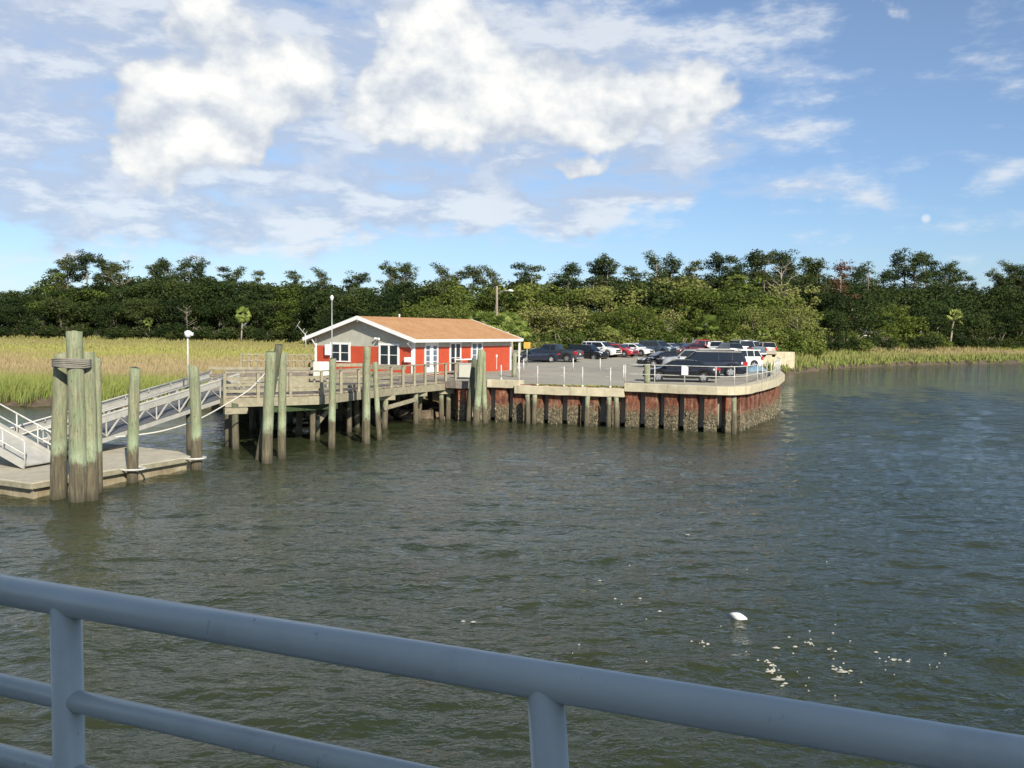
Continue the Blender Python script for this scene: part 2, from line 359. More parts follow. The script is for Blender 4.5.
vcol = mix(nt, mrange(strk, .46, .64), vcol, (.80, .84, .89)); vcol = mix(nt, mrange(fb, .5, .75, True, 0, .7), vcol, (.78, .81, .86))
def scalec(c, k):
    n = nt.nodes.new('ShaderNodeVectorMath'); n.operation = 'SCALE'; n.inputs['Scale'].default_value = k; nt.links.new(c, n.inputs[0]); return n.outputs[0]
gam = nt.nodes.new('ShaderNodeHueSaturation'); gam.inputs['Saturation'].default_value = 1.0; gam.inputs['Value'].default_value = 1.0; nt.links.new(sky.outputs[0], gam.inputs['Color'])
c = mix(nt, m_v, mix(nt, 1.0, gam.outputs[0], ramp(nt, V, [(0, (.68, .82, 1.12)), (.12, (.84, .94, 1.12)), (.3, (1.10, 1.08, 1.14)), (1, (1.0, 1.02, 1.1))]), 'MULTIPLY'), scalec(vcol, K)); c = mix(nt, m_c, c, scalec(ccol, K))
mu, mv = uvof(926, 218.5)
md = vm('LENGTH', vm('MULTIPLY', vm('SUBTRACT', UV, (mu, mv, 0)), (220, 220, 0)), None)
c = mix(nt, mrange(md, 1.25, .4, True, 0, .55), c, (.9 * K, .93 * K, .95 * K))
nt.links.new(c, bg.inputs['Color'])

scene.cycles.max_bounces = 4; scene.cycles.diffuse_bounces = 2; scene.cycles.glossy_bounces = 3
scene.view_settings.view_transform = 'Standard'; scene.view_settings.look = 'None'; scene.view_settings.gamma = 1; scene.view_settings.exposure = 0.42

# ------------------------------------------------------------------ terrain
SHX = [(-3000, 250), (-400, 110), (-100, 78), (-60, 67), (-34, 62.5), (-16, 60.5), (-9, 58.5), (-3.8, 58.5), (0, 57.5), (6, 56), (12, 54), (16.5, 63), (20.3, 76), (22.5, 97), (27, 117), (36, 121), (40, 126), (47.5, 140), (69, 161), (100, 180), (160, 204), (400, 260), (3000, 600)]
FRX = [(-3000, 500), (-300, 300), (-150, 288), (-60, 262), (-25, 190), (-10, 140), (10, 133), (36, 136), (48, 152), (70, 182), (110, 225), (200, 262), (400, 330), (3000, 800)]
sxs, sys_ = zip(*SHX); fxs, fys = zip(*FRX)
def ysh(x): return np.interp(x, sxs, sys_)
def yfr(x): return np.interp(x, fxs, fys)
def terr(x, y):
    x = np.asarray(x, float); y = np.asarray(y, float)
    s = y - ysh(x) + .8 * np.sin(x * .9) + .5 * np.sin(x * 2.3 + 1)
    z = np.where(s < 0, np.maximum(s * .25, -1.5), np.minimum(s * .5, .72)) + .0
    f = np.clip((y - (yfr(x) - 12)) / 12, 0, 1)
    z = z + f * f * (3 - 2 * f) * 1.55
    return z
xs = np.concatenate([np.linspace(-3000, -220, 24)[:-1], np.arange(-220, 300, 2.0), np.linspace(300, 3000, 24)])
ys = np.concatenate([np.arange(50, 310, 1.6), np.linspace(312, 6000, 40)])
GX, GY = np.meshgrid(xs, ys); GZ = terr(GX, GY) + .05 * np.sin(GX * .37 + np.sin(GY * .21) * 2) * np.cos(GY * .31)
Vt = np.stack([GX.ravel(), GY.ravel(), GZ.ravel()], 1); nx, ny = len(xs), len(ys)
I = (np.arange(ny - 1)[:, None] * nx + np.arange(nx - 1)[None, :]).ravel()
def marshground():
    m, nt, b = newmat('marsh_ground'); z = posz(nt)['Z']
    f = noise(nt, .08, 5, .6, coord='World'); g = noise(nt, 1.2, 5, .7, coord='World')
    grass = ramp(nt, f, [(.35, (.22, .19, .08)), (.5, (.26, .25, .07)), (.65, (.32, .24, .13))])
    mud = ramp(nt, g, [(.35, (.06, .042, .025)), (.65, (.15, .11, .07))])
    wood_ = ramp(nt, g, [(.35, (.04, .045, .015)), (.65, (.1, .09, .03))])
    mk = nt.nodes.new('ShaderNodeMapRange'); mk.inputs['From Min'].default_value = .55; mk.inputs['From Max'].default_value = .72
    nt.links.new(math_(nt, 'ADD', z, math_(nt, 'MULTIPLY', math_(nt, 'SUBTRACT', g, .5), .3)), mk.inputs['Value'])
    mk2 = nt.nodes.new('ShaderNodeMapRange'); mk2.inputs['From Min'].default_value = 1.2; mk2.inputs['From Max'].default_value = 2; nt.links.new(z, mk2.inputs['Value'])
    c = mix(nt, mk.outputs[0], mud, grass); c = mix(nt, mk2.outputs[0], c, wood_)
    nt.links.new(c, b.inputs['Base Color']); b.inputs['Roughness'].default_value = .95; bump(nt, b, g, .6, .08); return m
tag(npmesh('ground', Vt, np.stack([I, I + 1, I + nx + 1, I + nx], 1), marshground(), smooth=True), kind='structure')

# marsh grass
def grassmat():
    m, nt, b = newmat('marsh_grass_blades'); p = posz(nt)
    at = nt.nodes.new('ShaderNodeAttribute'); at.attribute_name = 'tone'; sp = nt.nodes.new('ShaderNodeSeparateColor'); nt.links.new(at.outputs['Color'], sp.inputs[0])
    band = sp.outputs['Red']; t = sp.outputs['Green']; rnd = sp.outputs['Blue']
    top = ramp(nt, band, [(0, (.30, .37, .07)), (.12, (.38, .33, .14)), (.22, (.56, .39, .25)), (.42, (.54, .39, .22)), (.5, (.44, .43, .11)), (.68, (.45, .43, .13)), (.8, (.42, .36, .14)), (1, (.32, .29, .12))])
    low = ramp(nt, band, [(0, (.17, .24, .05)), (.25, (.22, .27, .06)), (1, (.25, .26, .07))])
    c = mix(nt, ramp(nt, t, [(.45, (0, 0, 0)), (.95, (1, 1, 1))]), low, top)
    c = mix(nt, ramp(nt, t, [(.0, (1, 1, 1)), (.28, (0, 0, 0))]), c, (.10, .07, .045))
    c = mix(nt, math_(nt, 'MULTIPLY', rnd, .4), c, (.38, .33, .16))
    nt.links.new(c, b.inputs['Base Color']); b.inputs['Roughness'].default_value = .8; b.inputs['Specular IOR Level'].default_value = .15
    tr = nt.nodes.new('ShaderNodeBsdfTranslucent'); ms = nt.nodes.new('ShaderNodeMixShader'); ms.inputs[0].default_value = .3
    nt.links.new(c, tr.inputs['Color']); nt.links.new(b.outputs[0], ms.inputs[1]); nt.links.new(tr.outputs[0], ms.inputs[2])
    nt.links.new(ms.outputs[0], nt.nodes['Material Output'].inputs['Surface']); return m
GM = grassmat()
def grass(name, x, y, h, w, band, label):
    n = len(x); z = terr(x, y) - .05; a = rng.uniform(0, math.pi, n); lean = rng.normal(0, .16, (n, 2)) * h[:, None] + np.array([[.08, .02]]) * h[:, None]
    dx, dy = np.cos(a) * w / 2, np.sin(a) * w / 2
    V = np.zeros((n, 5, 3), np.float32)
    V[:, 0] = np.stack([x - dx, y - dy, z], 1); V[:, 1] = np.stack([x + dx, y + dy, z], 1)
    mx, my = x + lean[:, 0] * .4, y + lean[:, 1] * .4
    V[:, 2] = np.stack([mx + dx * .8, my + dy * .8, z + h * .6], 1); V[:, 3] = np.stack([mx - dx * .8, my - dy * .8, z + h * .6], 1)
    V[:, 4] = np.stack([x + lean[:, 0], y + lean[:, 1], z + h], 1)
    b = np.arange(n) * 5
    F = np.concatenate([np.stack([b, b + 1, b + 2], 1), np.stack([b, b + 2, b + 3], 1), np.stack([b + 3, b + 2, b + 4], 1)])
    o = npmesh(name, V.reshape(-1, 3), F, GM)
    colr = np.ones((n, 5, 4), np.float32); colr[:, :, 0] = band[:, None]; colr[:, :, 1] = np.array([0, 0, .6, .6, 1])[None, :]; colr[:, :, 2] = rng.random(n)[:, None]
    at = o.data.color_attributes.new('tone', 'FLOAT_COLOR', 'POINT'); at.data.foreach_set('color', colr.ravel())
    tag(o, label, 'marsh grass', kind='stuff'); return o
def wob(x, y): return 6 * np.sin(x * .11 + 1.3) + 4 * np.sin(x * .27 + y * .13) + 3 * np.sin(x * .05 - y * .21)
def zone(n, x0, x1, d0, d1):
    x = rng.uniform(x0, x1, n); s = rng.uniform(d0, d1, n); return x, ysh(x) + s, s
XX = []; YY = []; SS = []; HH = []; WW = []
for (n, d0, d1, xl, xr, w0, w1) in ((36000, -1.6, 7, -62, -3, .03, .07), (48000, 7, 26, -75, -6, .05, .10), (60000, 26, 75, -100, -12, .09, .2), (60000, 75, 225, -190, -30, .2, .45)):
    x, y, s = zone(n, xl, xr, d0, d1)
    k = (y < yfr(x) - 1) & (terr(x, y) > .08)
    bx = (x > -17) & (y < 74); k &= ~bx; k &= ~((x > -24) & (y > 56) & (y < 75) & (x > -24) & (x < -12) & (rng.random(n) < .3))
    x, y, s = x[k], y[k], s[k]; n = len(x)
    h = rng.uniform(.8, 1.35, n) * np.where(s < 2, .85, 1) * (1 - .25 * np.clip((s - 60) / 100, 0, 1)); XX.append(x); YY.append(y); SS.append(s); HH.append(h); WW.append(rng.uniform(w0, w1, n))
x = np.concatenate(XX); y = np.concatenate(YY); s = np.concatenate(SS); h = np.concatenate(HH); w = np.concatenate(WW)
sb = s + wob(x, y) * np.clip(s / 40, 0, 1)
band = np.interp(sb, [0, 6, 10, 18, 38, 52, 60, 95, 120, 150, 225], [0, .06, .16, .22, .38, .44, .5, .66, .78, .9, 1])
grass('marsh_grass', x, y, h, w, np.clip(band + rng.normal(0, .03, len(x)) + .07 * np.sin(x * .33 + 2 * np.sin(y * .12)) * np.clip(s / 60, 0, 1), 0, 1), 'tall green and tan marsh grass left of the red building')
x, y, s = zone(80000, 25, 210, -1.5, 46); k = (terr(x, y) > .08) & (y < yfr(x) + 4) & ((x > 38.6) | (y < 124)); x, y, s = x[k], y[k], s[k]
nn = .5 + .5 * np.sin(x * .13) * np.sin(y * .17 + x * .05)
band = np.clip(np.interp(s, [0, 4, 14, 40], [.02, .1, .0, .5]) + .25 * nn * (s > 10), 0, 1)
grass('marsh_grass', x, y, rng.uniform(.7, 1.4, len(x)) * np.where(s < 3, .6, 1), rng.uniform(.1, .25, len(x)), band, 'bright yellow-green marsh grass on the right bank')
# weeds beyond the far seawall and at lot verge
x = rng.uniform(-12, 34, 9000); y = rng.uniform(112, 126, 9000)

# ------------------------------------------------------------------ water
def watermat():
    m, nt, b = newmat('murky_river_water')
    b.inputs['Roughness'].default_value = .05; b.inputs['IOR'].default_value = 1.333
    f = noise(nt, .09, 4, .6, coord='World', stretch=(1, .5, 1))
    nt.links.new(ramp(nt, f, [(.3, (.023, .031, .013)), (.7, (.037, .042, .018))]), b.inputs['Base Color'])
    g = nt.nodes.new('ShaderNodeNewGeometry').outputs['Position']
    a = noise(nt, 1.6, 3, .6, vec=g, stretch=(.75, 1.25, 0), dist=.4); a2 = noise(nt, 6.0, 3, .6, vec=g, stretch=(.8, 1.2, 0), dist=.6); a3 = noise(nt, 19, 2, .5, vec=g, stretch=(.9, 1.1, 0))
    patch = ramp(nt, noise(nt, .07, 3, .6, vec=g, stretch=(.6, 1.3, 0)), [(.35, (.45, .45, .45)), (.65, (1, 1, 1))])
    h = math_(nt, 'ADD', math_(nt, 'MULTIPLY', a, .55), math_(nt, 'MULTIPLY', a2, .2)); h = math_(nt, 'ADD', h, math_(nt, 'MULTIPLY', a3, .03)); h = math_(nt, 'MULTIPLY', h, patch)
    bump(nt, b, h, 1.0, .23); return m
WM = watermat()
th = np.concatenate([np.linspace(-180, -37, 40)[:-1], np.linspace(-37, 37, 640), np.linspace(37, 180, 40)[1:]]); th = np.radians(th)
inv = np.linspace(1 / 9.5, 1 / 160, 1000); rr = np.concatenate([np.linspace(.3, 9.3, 60), 1 / inv, np.geomspace(165, 9000, 40)])
TH, RR = np.meshgrid(th, rr); WX = RR * np.sin(TH); WY = RR * np.cos(TH)
dr = np.gradient(rr)[:, None] * np.ones_like(TH); WAVES = []
for k in range(60):
    lam = .28 * (3.2 / .28) ** (rng.random() ** 1.1); ang = rng.normal(0, .75) + 1.3; WAVES.append((lam, ang, 0.0037 * lam ** .95 * rng.uniform(.5, 1.2), rng.uniform(0, 6.28), k))
def wavez(x, y, dr_=None):
    out = np.zeros_like(x)
    for lam, ang, amp, ph, k in WAVES:
        kk = 2 * math.pi / lam; fade = 1 if dr_ is None else np.clip((lam / np.maximum(dr_, 1e-3) - 2.2) / 3, 0, 1)
        wz = np.sin(kk * (x * math.cos(ang) + y * math.sin(ang)) + ph + .6 * np.sin(.35 * x + k) + .5 * np.sin(.27 * y + 2 * k)); out = out + amp * fade * (wz + .3 * wz ** 2)
    return out
WZ = wavez(WX, WY, dr)
nT = len(th); nR = len(rr); I = (np.arange(nR - 1)[:, None] * nT + np.arange(nT - 1)[None, :]).ravel()
tag(npmesh('water', np.stack([WX.ravel(), WY.ravel(), WZ.ravel()], 1), np.stack([I, I + nT, I + nT + 1, I + 1], 1), WM, smooth=True), kind='structure')
def wy(x, y, z=.012): return Vector((x, y, z))

# foam flecks
fm = MB()
def fleck(px, py, s, asp=1.8):
    c = atz(px, py, .02); c.z = float(wavez(np.array(c.x), np.array(c.y))) - .02; n = random.randint(5, 8); a0 = random.uniform(0, 3)
    vs = []
    for i in range(n):
        a = 2 * math.pi * i / n + a0; r_ = s * random.uniform(.5, 1.1)
        vs.append((c.x + math.cos(a) * r_ * asp, c.y + math.sin(a) * r_, c.z + .028))
    vs.append((c.x, c.y, c.z + .05)); fm.add(vs, [(i, (i + 1) % n, n) for i in range(n)])
for i in range(18):
    t = random.random(); px = 760 + 180 * t + random.gauss(0, 18); py = 640 + 30 * random.random() + random.gauss(0, 12) + 10 * t
    fleck(px, py, random.choice((.01, .014, .02)))
for px, py, s in ((770, 672, .06), (778, 678, .07), (785, 682, .04), (842, 672, .07), (795, 650, .05), (876, 652, .03), (776, 651, .04), (463, 621, .05), (473, 623, .04), (600, 582, .03), (640, 600, .03), (688, 535, .05), (660, 612, .03), (615, 600, .02)): fleck(px, py, s)
for (ax, ay, bx_, by_, n_) in ((766, 664, 786, 682, 22), (690, 640, 706, 646, 8), (830, 668, 850, 674, 9), (800, 644, 830, 652, 8), (880, 660, 940, 668, 12)):
    for k in range(n_): t = random.random(); fleck(ax + (bx_ - ax) * t + random.gauss(0, 2.2), ay + (by_ - ay) * t + random.gauss(0, 1.6), random.uniform(.006, .024), 2.2)
for i in range(16): fleck(random.uniform(560, 860), random.uniform(560, 700), .012)
tag(fm.build('foam', simple('foam_flecks', (.42, .41, .35), .8, var=.4)), 'scattered white foam flecks drifting on the water at lower right', 'foam', kind='stuff')
p = atz(738, 620, 0)
mb = MB(); n1, n2 = 12, 7; vs = []
for j in range(n2 + 1):
    t = j / n2
    for i in range(n1):
        a = 2 * math.pi * i / n1; r_ = math.sin(math.pi * (.06 + .88 * t)) * (1 + .18 * math.sin(3 * a + 4 * t))
        vs.append((-.17 + .34 * t, math.cos(a) * r_ * .10, .03 + math.sin(a) * r_ * .085 * (1 - .4 * t)))
fs = [(j * n1 + i, j * n1 + (i + 1) % n1, (j + 1) * n1 + (i + 1) % n1, (j + 1) * n1 + i) for j in range(n2) for i in range(n1)] + [tuple(range(n1 - 1, -1, -1)), tuple(n2 * n1 + i for i in range(n1))]
mb.add(vs, fs); o = mb.build('floating_lump', M['white'], smooth=True); o.location = (p.x, p.y, float(wavez(np.array(p.x), np.array(p.y))) + .01); o.rotation_euler = (0, .15, -.5)
tag(o, 'small rounded white lump floating on the water, larger than the foam flecks', 'flotsam')

# ------------------------------------------------------------------ ferry and its railing
RD = Vector((.922, -.387, 0)).normalized(); RN = Vector((.387, .922, 0)).normalized()
RT = 5.4 - .546
def railpt(px): # point of the top rail's axis seen in image column px
    a = Vector((-1.04, 1.87, RT)); k = (px - 512) / FPX
    # solve (a+t RD).x = k * depth
    t = (k * a.y - a.x) / (RD.x - k * RD.y); q = a + RD * t; return q
ra = railpt(20) - RD * 1.4; rb = railpt(1000) + RD * 1.6
root = empty('deck_railing', (0, 1.5, 3.8)); tag(root, 'blue-grey painted pipe railing running across the foreground', 'railing')
def rb_(mb, name, par=root, smooth=True):
    o = mb.build(name, M['rail'], par, smooth); o.matrix_parent_inverse = Matrix.Translation(par.location).inverted(); return o
rb_(MB().tube(ra, rb, .0305, n=40, rings=1), 'top_rail')
lean = Vector((.2, -.4, 0))
def lower(q, dz): return Vector((q.x, q.y, q.z - dz)) + lean * (dz * .35)
for nm, dz, r_ in (('middle_rail', .19, .0215), ('lower_rail', .33, .0215), ('bottom_rail', .55, .0215), ('foot_rail', .75, .0215)):
    rb_(MB().tube(lower(ra, dz), lower(rb, dz), r_, n=28), nm)
for px in (61, 549):
    q = railpt(px); qq = lower(q, 1.06)
    m_ = MB(); m_.tube(qq, q - Vector((0, 0, .008)), .0295, n=32)
    po = rb_(m_, 'post')
    wp = [([q + Vector((math.cos(a) * .032, math.sin(a) * .032, -.034 + .004 * math.sin(5 * a))) for a in np.linspace(0, 2 * math.pi, 25)], .0055)]
    for dz in (.19, .33):
        c_ = lower(q, dz); pts = [c_ + RD * .03 + (RN * math.cos(a) + Vector((0, 0, 1)) * math.sin(a)) * .0225 for a in np.linspace(0, 2 * math.pi, 17)]
        wp += [(pts, .004), ([v - RD * .06 for v in pts], .004)]
    for pts, r_ in wp:
        wo = MB().path(pts, r_, 6).build('weld', M['rail'], po, True); wo.matrix_parent_inverse = Matrix.Translation(root.location).inverted()
fer = empty('ferry', (0, 0, 0)); tag(fer, 'white ferry carrying the blue-grey foreground railing, with an unseen cabin added behind the viewer to shade it', 'ferry')
o0 = Vector((0, 1.66, 0))
def fp(u, v): q = o0 + RD * u + RN * v; return (q.x, q.y)
MB().prism([fp(-14, -6), fp(12, -6), fp(12, .0), fp(-14, .0)], 3.55, 3.8).build('deck', M['galv'], fer)
MB().prism([fp(-13.6, -5.9), fp(11, -5.9), fp(11, -.12), fp(-13.6, -.12)], -.5, 3.55).build('hull', M['white'], fer)
MB().prism([fp(-9, -6), fp(9, -6), fp(9, -3.3), fp(-9, -3.3)], 3.8, 8.3).build('cabin', M['white'], fer)  # unseen block, added and sized to keep direct sun off the railing

# ------------------------------------------------------------------ piles
def pile(mb, p, r, ztop, lean=(0, 0), zb=-2.0, n=14):
    p = Vector((p[0], p[1], 0)); d = Vector((lean[0], lean[1], 1))
    b0 = len(mb.v); NR = 14; bx_, by_, ph = random.uniform(-1, 1), random.uniform(-1, 1), random.uniform(0, 6.28); mb.tube(p + d * zb, p + d * ztop, r * 1.08, r * .92, n=n, rings=NR, jit=.045)
    for k in range(NR + 1):
        t = k / NR; w_ = r * .35 * math.sin(math.pi * t)
        for i_ in range(n):
            x_, y_, z_ = mb.v[b0 + k * n + i_]; x_ += bx_ * w_; y_ += by_ * w_
            if k == NR: z_ += r * .18 * math.cos(2 * math.pi * i_ / n + ph) + random.uniform(-.02, .02)
            mb.v[b0 + k * n + i_] = (x_, y_, z_)
    return mb
def wpt(px, py): p = atz(px, py, 0); return p
def topz(px, py, Y): return aty(px, py, Y).z
# mooring dolphin
c = wpt(72, 503); dol = empty('mooring_dolphin', (c.x, c.y, 0)); tag(dol, 'cluster of four tall greenish timber piles lashed together beside the float', 'mooring piles')
for (bx, by, tx, ty, dy, r_) in ((59, 500, 61.5, 353, .0, .235), (76, 503.5, 74, 332, -.12, .25), (90, 501, 87, 353, .05, .235), (97, 492, 96, 357, .75, .17)):
    b_ = wpt(bx, by); zt = topz(tx, ty, b_.y); t_ = aty(tx, ty, b_.y)
    mb = pile(MB(), (0, 0), r_, zt, ((t_.x - b_.x) / zt, 0)); o = mb.build('pile', M['pile'], dol, True); o.location = (b_.x - c.x, b_.y - c.y, 0)
wr = MB()
zc = topz(74, 363, c.y)
for k in range(6):
    pts = []
    for a in np.linspace(0, 2 * math.pi, 40):
        x = math.cos(a) * .56; y = math.sin(a) * .34 + .1
        if y < -.05: y -= .12 * math.exp(-(x / .3) ** 2)
        pts.append((x + .03, y - .02, zc + (k - 2.5) * .045 + .02 * math.sin(a * 2 + k)))
    wr.path(pts, .03, 6)
wr.build('rope_lashing', M['oldrope'], dol, True)
def lonepile(px, py, tpx, tpy, r_, label, name='mooring_pile', mat='pile', group=None, extra=None):
    b_ = wpt(px, py); zt = topz(tpx, tpy, b_.y); t_ = aty(tpx, tpy, b_.y)
    mb = pile(MB(), (0, 0), r_, zt, ((t_.x - b_.x) / zt, 0)); o = mb.build(name, M[mat], None, True); o.location = (b_.x, b_.y, 0)
    tag(o, label, 'pile', group); return o, b_, zt
pA = lonepile(133, 483, 135, 368, .19, 'single timber pile at the middle of the float with a white ring near its foot')
pB = lonepile(194.5, 471, 193.5, 366, .20, 'single timber pile at the right end of the concrete float')
for (o, b_, zt), lb in ((pA, 'white hoop holding the float to the pile at its middle'), (pB, 'white hoop holding the float to the pile at its right end')):
    m_ = MB(); m_.path([(math.cos(a) * .42, math.sin(a) * .36, .0) for a in np.linspace(0, 2 * math.pi, 30)], .035, 8)
    h_ = m_.build('pile_hoop', M['whitemetal'], None, True); h_.location = (b_.x, b_.y, .5); tag(h_, lb, 'hoop')
def cluster(name, label, items):
    b0 = wpt(items[0][0], items[0][1]); rt = empty(name, (b0.x, b0.y, 0)); tag(rt, label, 'mooring piles')
    for (px, py, tx, ty, r_, mt) in items:
        b_ = wpt(px, py); zt = topz(tx, ty, b_.y); t_ = aty(tx, ty, b_.y)
        o = pile(MB(), (0, 0), r_, zt, ((t_.x - b_.x) / zt, 0)).build('pile', M[mt], rt, True); o.location = (b_.x - b0.x, b_.y - b0.y, 0)
    return rt
cluster('pile_cluster', 'cluster of leaning timber piles holding the white mooring line', [(268, 464, 271, 352, .21, 'pile'), (282, 458, 283, 353, .17, 'pile'), (259, 461, 279, 345, .17, 'pile_shaded')])
lonepile(332, 448, 333, 358.5, .16, 'single timber pile before the white utility cabinet')
cluster('pile_cluster', 'close trio of timber piles in front of the red gable wall', [(367.5, 444, 367.5, 347, .165, 'pile'), (380, 440, 375, 362, .13, 'pile'), (363.5, 440, 364.5, 362, .10, 'pile_shaded')])
cluster('pile_cluster', 'leaning trio of timber piles where boardwalk meets the bulkhead', [(475, 425, 481, 350, .2, 'pile'), (486, 424, 483.5, 352, .15, 'pile'), (469, 421, 475, 359, .2, 'pile_shaded')])

# ------------------------------------------------------------------ float + gangways
A = atz(32, 483, .55)
FP = [(A.x, A.y), (-12.1, 34.4), (-13.0, 35.8), (-18.0, 38.8), (-22.6, 32.2)]
fl = empty('floating_dock', (A.x, A.y, 0)); tag(fl, 'low concrete floating dock beneath the aluminium gangway', 'floating dock')
def loc(poly): return [(p[0] - A.x, p[1] - A.y) for p in poly]
def inset(poly, d):
    cx = sum(p[0] for p in poly) / len(poly); cy = sum(p[1] for p in poly) / len(poly); out = []
    for p in poly:
        v = Vector((p[0] - cx, p[1] - cy)); v *= (v.length - d) / v.length; out.append((cx + v.x, cy + v.y))
    return out
MB().prism(loc(FP), .33, .55).build('deck_slab', M['float'], fl, bevel=.02)
MB().prism(loc(inset(FP, .12)), -.3, .33).build('flotation_body', M['floatside'], fl)
m_ = MB()
for i in range(len(FP)):
    a = Vector((*FP[i], .44)); b = Vector((*FP[(i + 1) % 5], .44)); d = (b - a).normalized(); nrm = Vector((d.y, -d.x, 0))
    m_.beam(a + nrm * .045 - Vector((A.x, A.y, 0)), b + nrm * .045 - Vector((A.x, A.y, 0)), .085, .14)
m_.build('rub_rail', M['wood'], fl)
def gangway(name, label, p0, p1, width, side, hgt=1.0, plate=.24, bays=8):
    p0, p1 = Vector(p0), Vector(p1); d = (p1 - p0); L = d.length; du = d.normalized(); hz = Vector((du.y, -du.x, 0)).normalized() * side
    rt = empty(name, p0); tag(rt, label, 'gangway'); o0_ = Vector((0, 0, 0)); U3 = Vector((0, 0, 1))
    for s_ in (0, 1):
        off = hz * (width * s_); m_ = MB()
        a, b = o0_ + off, d + off
        m_.beam(a + U3 * .08, b + U3 * .08, .07, .16); m_.beam(a + U3 * (hgt - plate / 2), b + U3 * (hgt - plate / 2), .06, plate); m_.tube(a + U3 * (hgt + .03), b + U3 * (hgt + .03), .05)
        for k in range(bays + 1):
            t = k / bays; q = a + d * t; m_.beam(q + U3 * .2, q + U3 * (hgt - plate), .045, .045, Vector((1, 0, 0)))
            if k < bays:
                q2 = a + d * ((k + .5) / bays)
                m_.beam(q + U3 * .2, q2 + U3 * (hgt - plate), .05, .05); m_.beam(q2 + U3 * (hgt - plate), a + d * ((k + 1) / bays) + U3 * .2, .035, .035)
        m_.build('side_truss', M['alu'], rt)
        h_ = MB(); ins = hz * (.12 * (1 - 2 * s_))
        for zz in (hgt + .16, hgt - .18): h_.tube(a + ins + U3 * zz - du * .2, b + ins + U3 * zz, .028)
        for k in range(bays + 1):
            q = a + d * (k / bays); h_.path([q + U3 * hgt, q + ins * .8 + U3 * (hgt + .02), q + ins + U3 * (hgt + .16)], .018, 6)
        h_.build('handrail', M['alu'], rt, True)
    m_ = MB(); m_.beam(hz * width / 2 + U3 * .2, d + hz * width / 2 + U3 * .2, width - .1, .06); m_.build('walkway', M['grate'], rt)
    m_ = MB()
    for k in range(bays + 1): q = d * (k / bays); m_.beam(q + U3 * .05, q + hz * width + U3 * .05, .08, .08)
    m_.build('cross_beams', M['alu'], rt)
    return rt
gangway('gangway', 'long aluminium truss gangway sloping from pier down to float', (-16.5, 32.6, .58), (-12.75, 42.9, 2.2), 1.7, -1)
rp = empty('boarding_ramp', (-16.45, 30.9, .56)); tag(rp, 'short aluminium boarding ramp with pipe rails rising off the left frame edge', 'ramp')
d = Vector((-3.6, 1.2, 1.5)); hz = Vector((.31, .95, 0)) * 1.5; U3 = Vector((0, 0, 1))
for s_ in (0, 1):
    of = hz * s_; MB().beam(of + U3 * .12, of + d + U3 * .12, .06, .26).build('side_beam', M['alu'], rp)
    m_ = MB()
    for zz in (.5, .95): m_.tube(of + U3 * zz, of + d + U3 * zz, .028)
    for t in (0, .25, .5, .75, 1): m_.tube(of + d * t + U3 * .1, of + d * t + U3 * .95, .025)
    m_.build('pipe_rail', M['whitemetal'], rp, True)
MB().beam(hz * .5 + U3 * .1, hz * .5 + d + U3 * .1, 1.4, .05).build('walkway', M['alu'], rp)
o = MB()
pile(o, (-20.6, 32.2), .15, 2.3)
tag(o.build('ramp_support', M['pile'], None, True), 'short pile holding up the outer end of the boarding ramp', 'pile')
# mooring rope
pr = [aty(267, 371, 39.0), aty(250, 389, 38.6), aty(229, 402.5, 38), aty(198, 419.5, 36.4), aty(166, 430, 35.2), aty(139, 434.7, 34.6), aty(115, 437, 34.2)]
def smooth_path(p, n=6):
    out = []
    for i in range(len(p) - 1):
        a, b_, c_, d_ = p[max(i - 1, 0)], p[i], p[i + 1], p[min(i + 2, len(p) - 1)]
        for k in range(n):
            t = k / n; out.append(.5 * ((2 * b_) + (c_ - a) * t + (2 * a - 5 * b_ + 4 * c_ - d_) * t * t + (3 * b_ - a - 3 * c_ + d_) * t ** 3))
    return out + [p[-1]]
tag(MB().path(smooth_path(pr), .028, 8).build('mooring_line', M['rope'], None, True), 'long white mooring rope sagging from leaning piles to the gangway', 'rope')
pr = [aty(256, 382, 38.8), aty(268, 382, 38.2), aty(276, 379, 38.6), aty(279, 370, 39.2), aty(280, 363, 39.6)]
tag(MB().path(smooth_path(pr), .028, 8).build('mooring_line', M['rope'], None, True), 'short white rope looped around the leaning pile cluster', 'rope')
# gangway mid pile with dock lamp on it
b_ = wpt(190, 451); o = pile(MB(), (0, 0), .19, 2.9).build('lamp_pile', M['pile_shaded'], None, True); o.location = (b_.x, b_.y, 0); tag(o, 'dark pile under the gangway carrying the small dock lamp', 'pile')  # gangway shade on this pile is painted in by the darker material
zt = topz(188.5, 336, b_.y); lm = empty('dock_lamp', (b_.x - .05, b_.y, 2.9)); tag(lm, 'thin pole with small white lamp head above the gangway', 'lamp post')
MB().tube((0, 0, 0), (0, 0, zt - 2.9), .035, n=10).build('pole', M['whitemetal'], lm, True)
m_ = MB(); m_.tube((.02, 0, zt - 2.95), (.02, 0, zt - 2.72), .13, .16, n=14); m_.tube((.02, 0, zt - 2.72), (.02, 0, zt - 2.66), .16, .05, n=14); m_.box((.15, -.02, zt - 2.82), (.2, .16, .14)); m_.build('lamp_head', M['white'], lm, True)

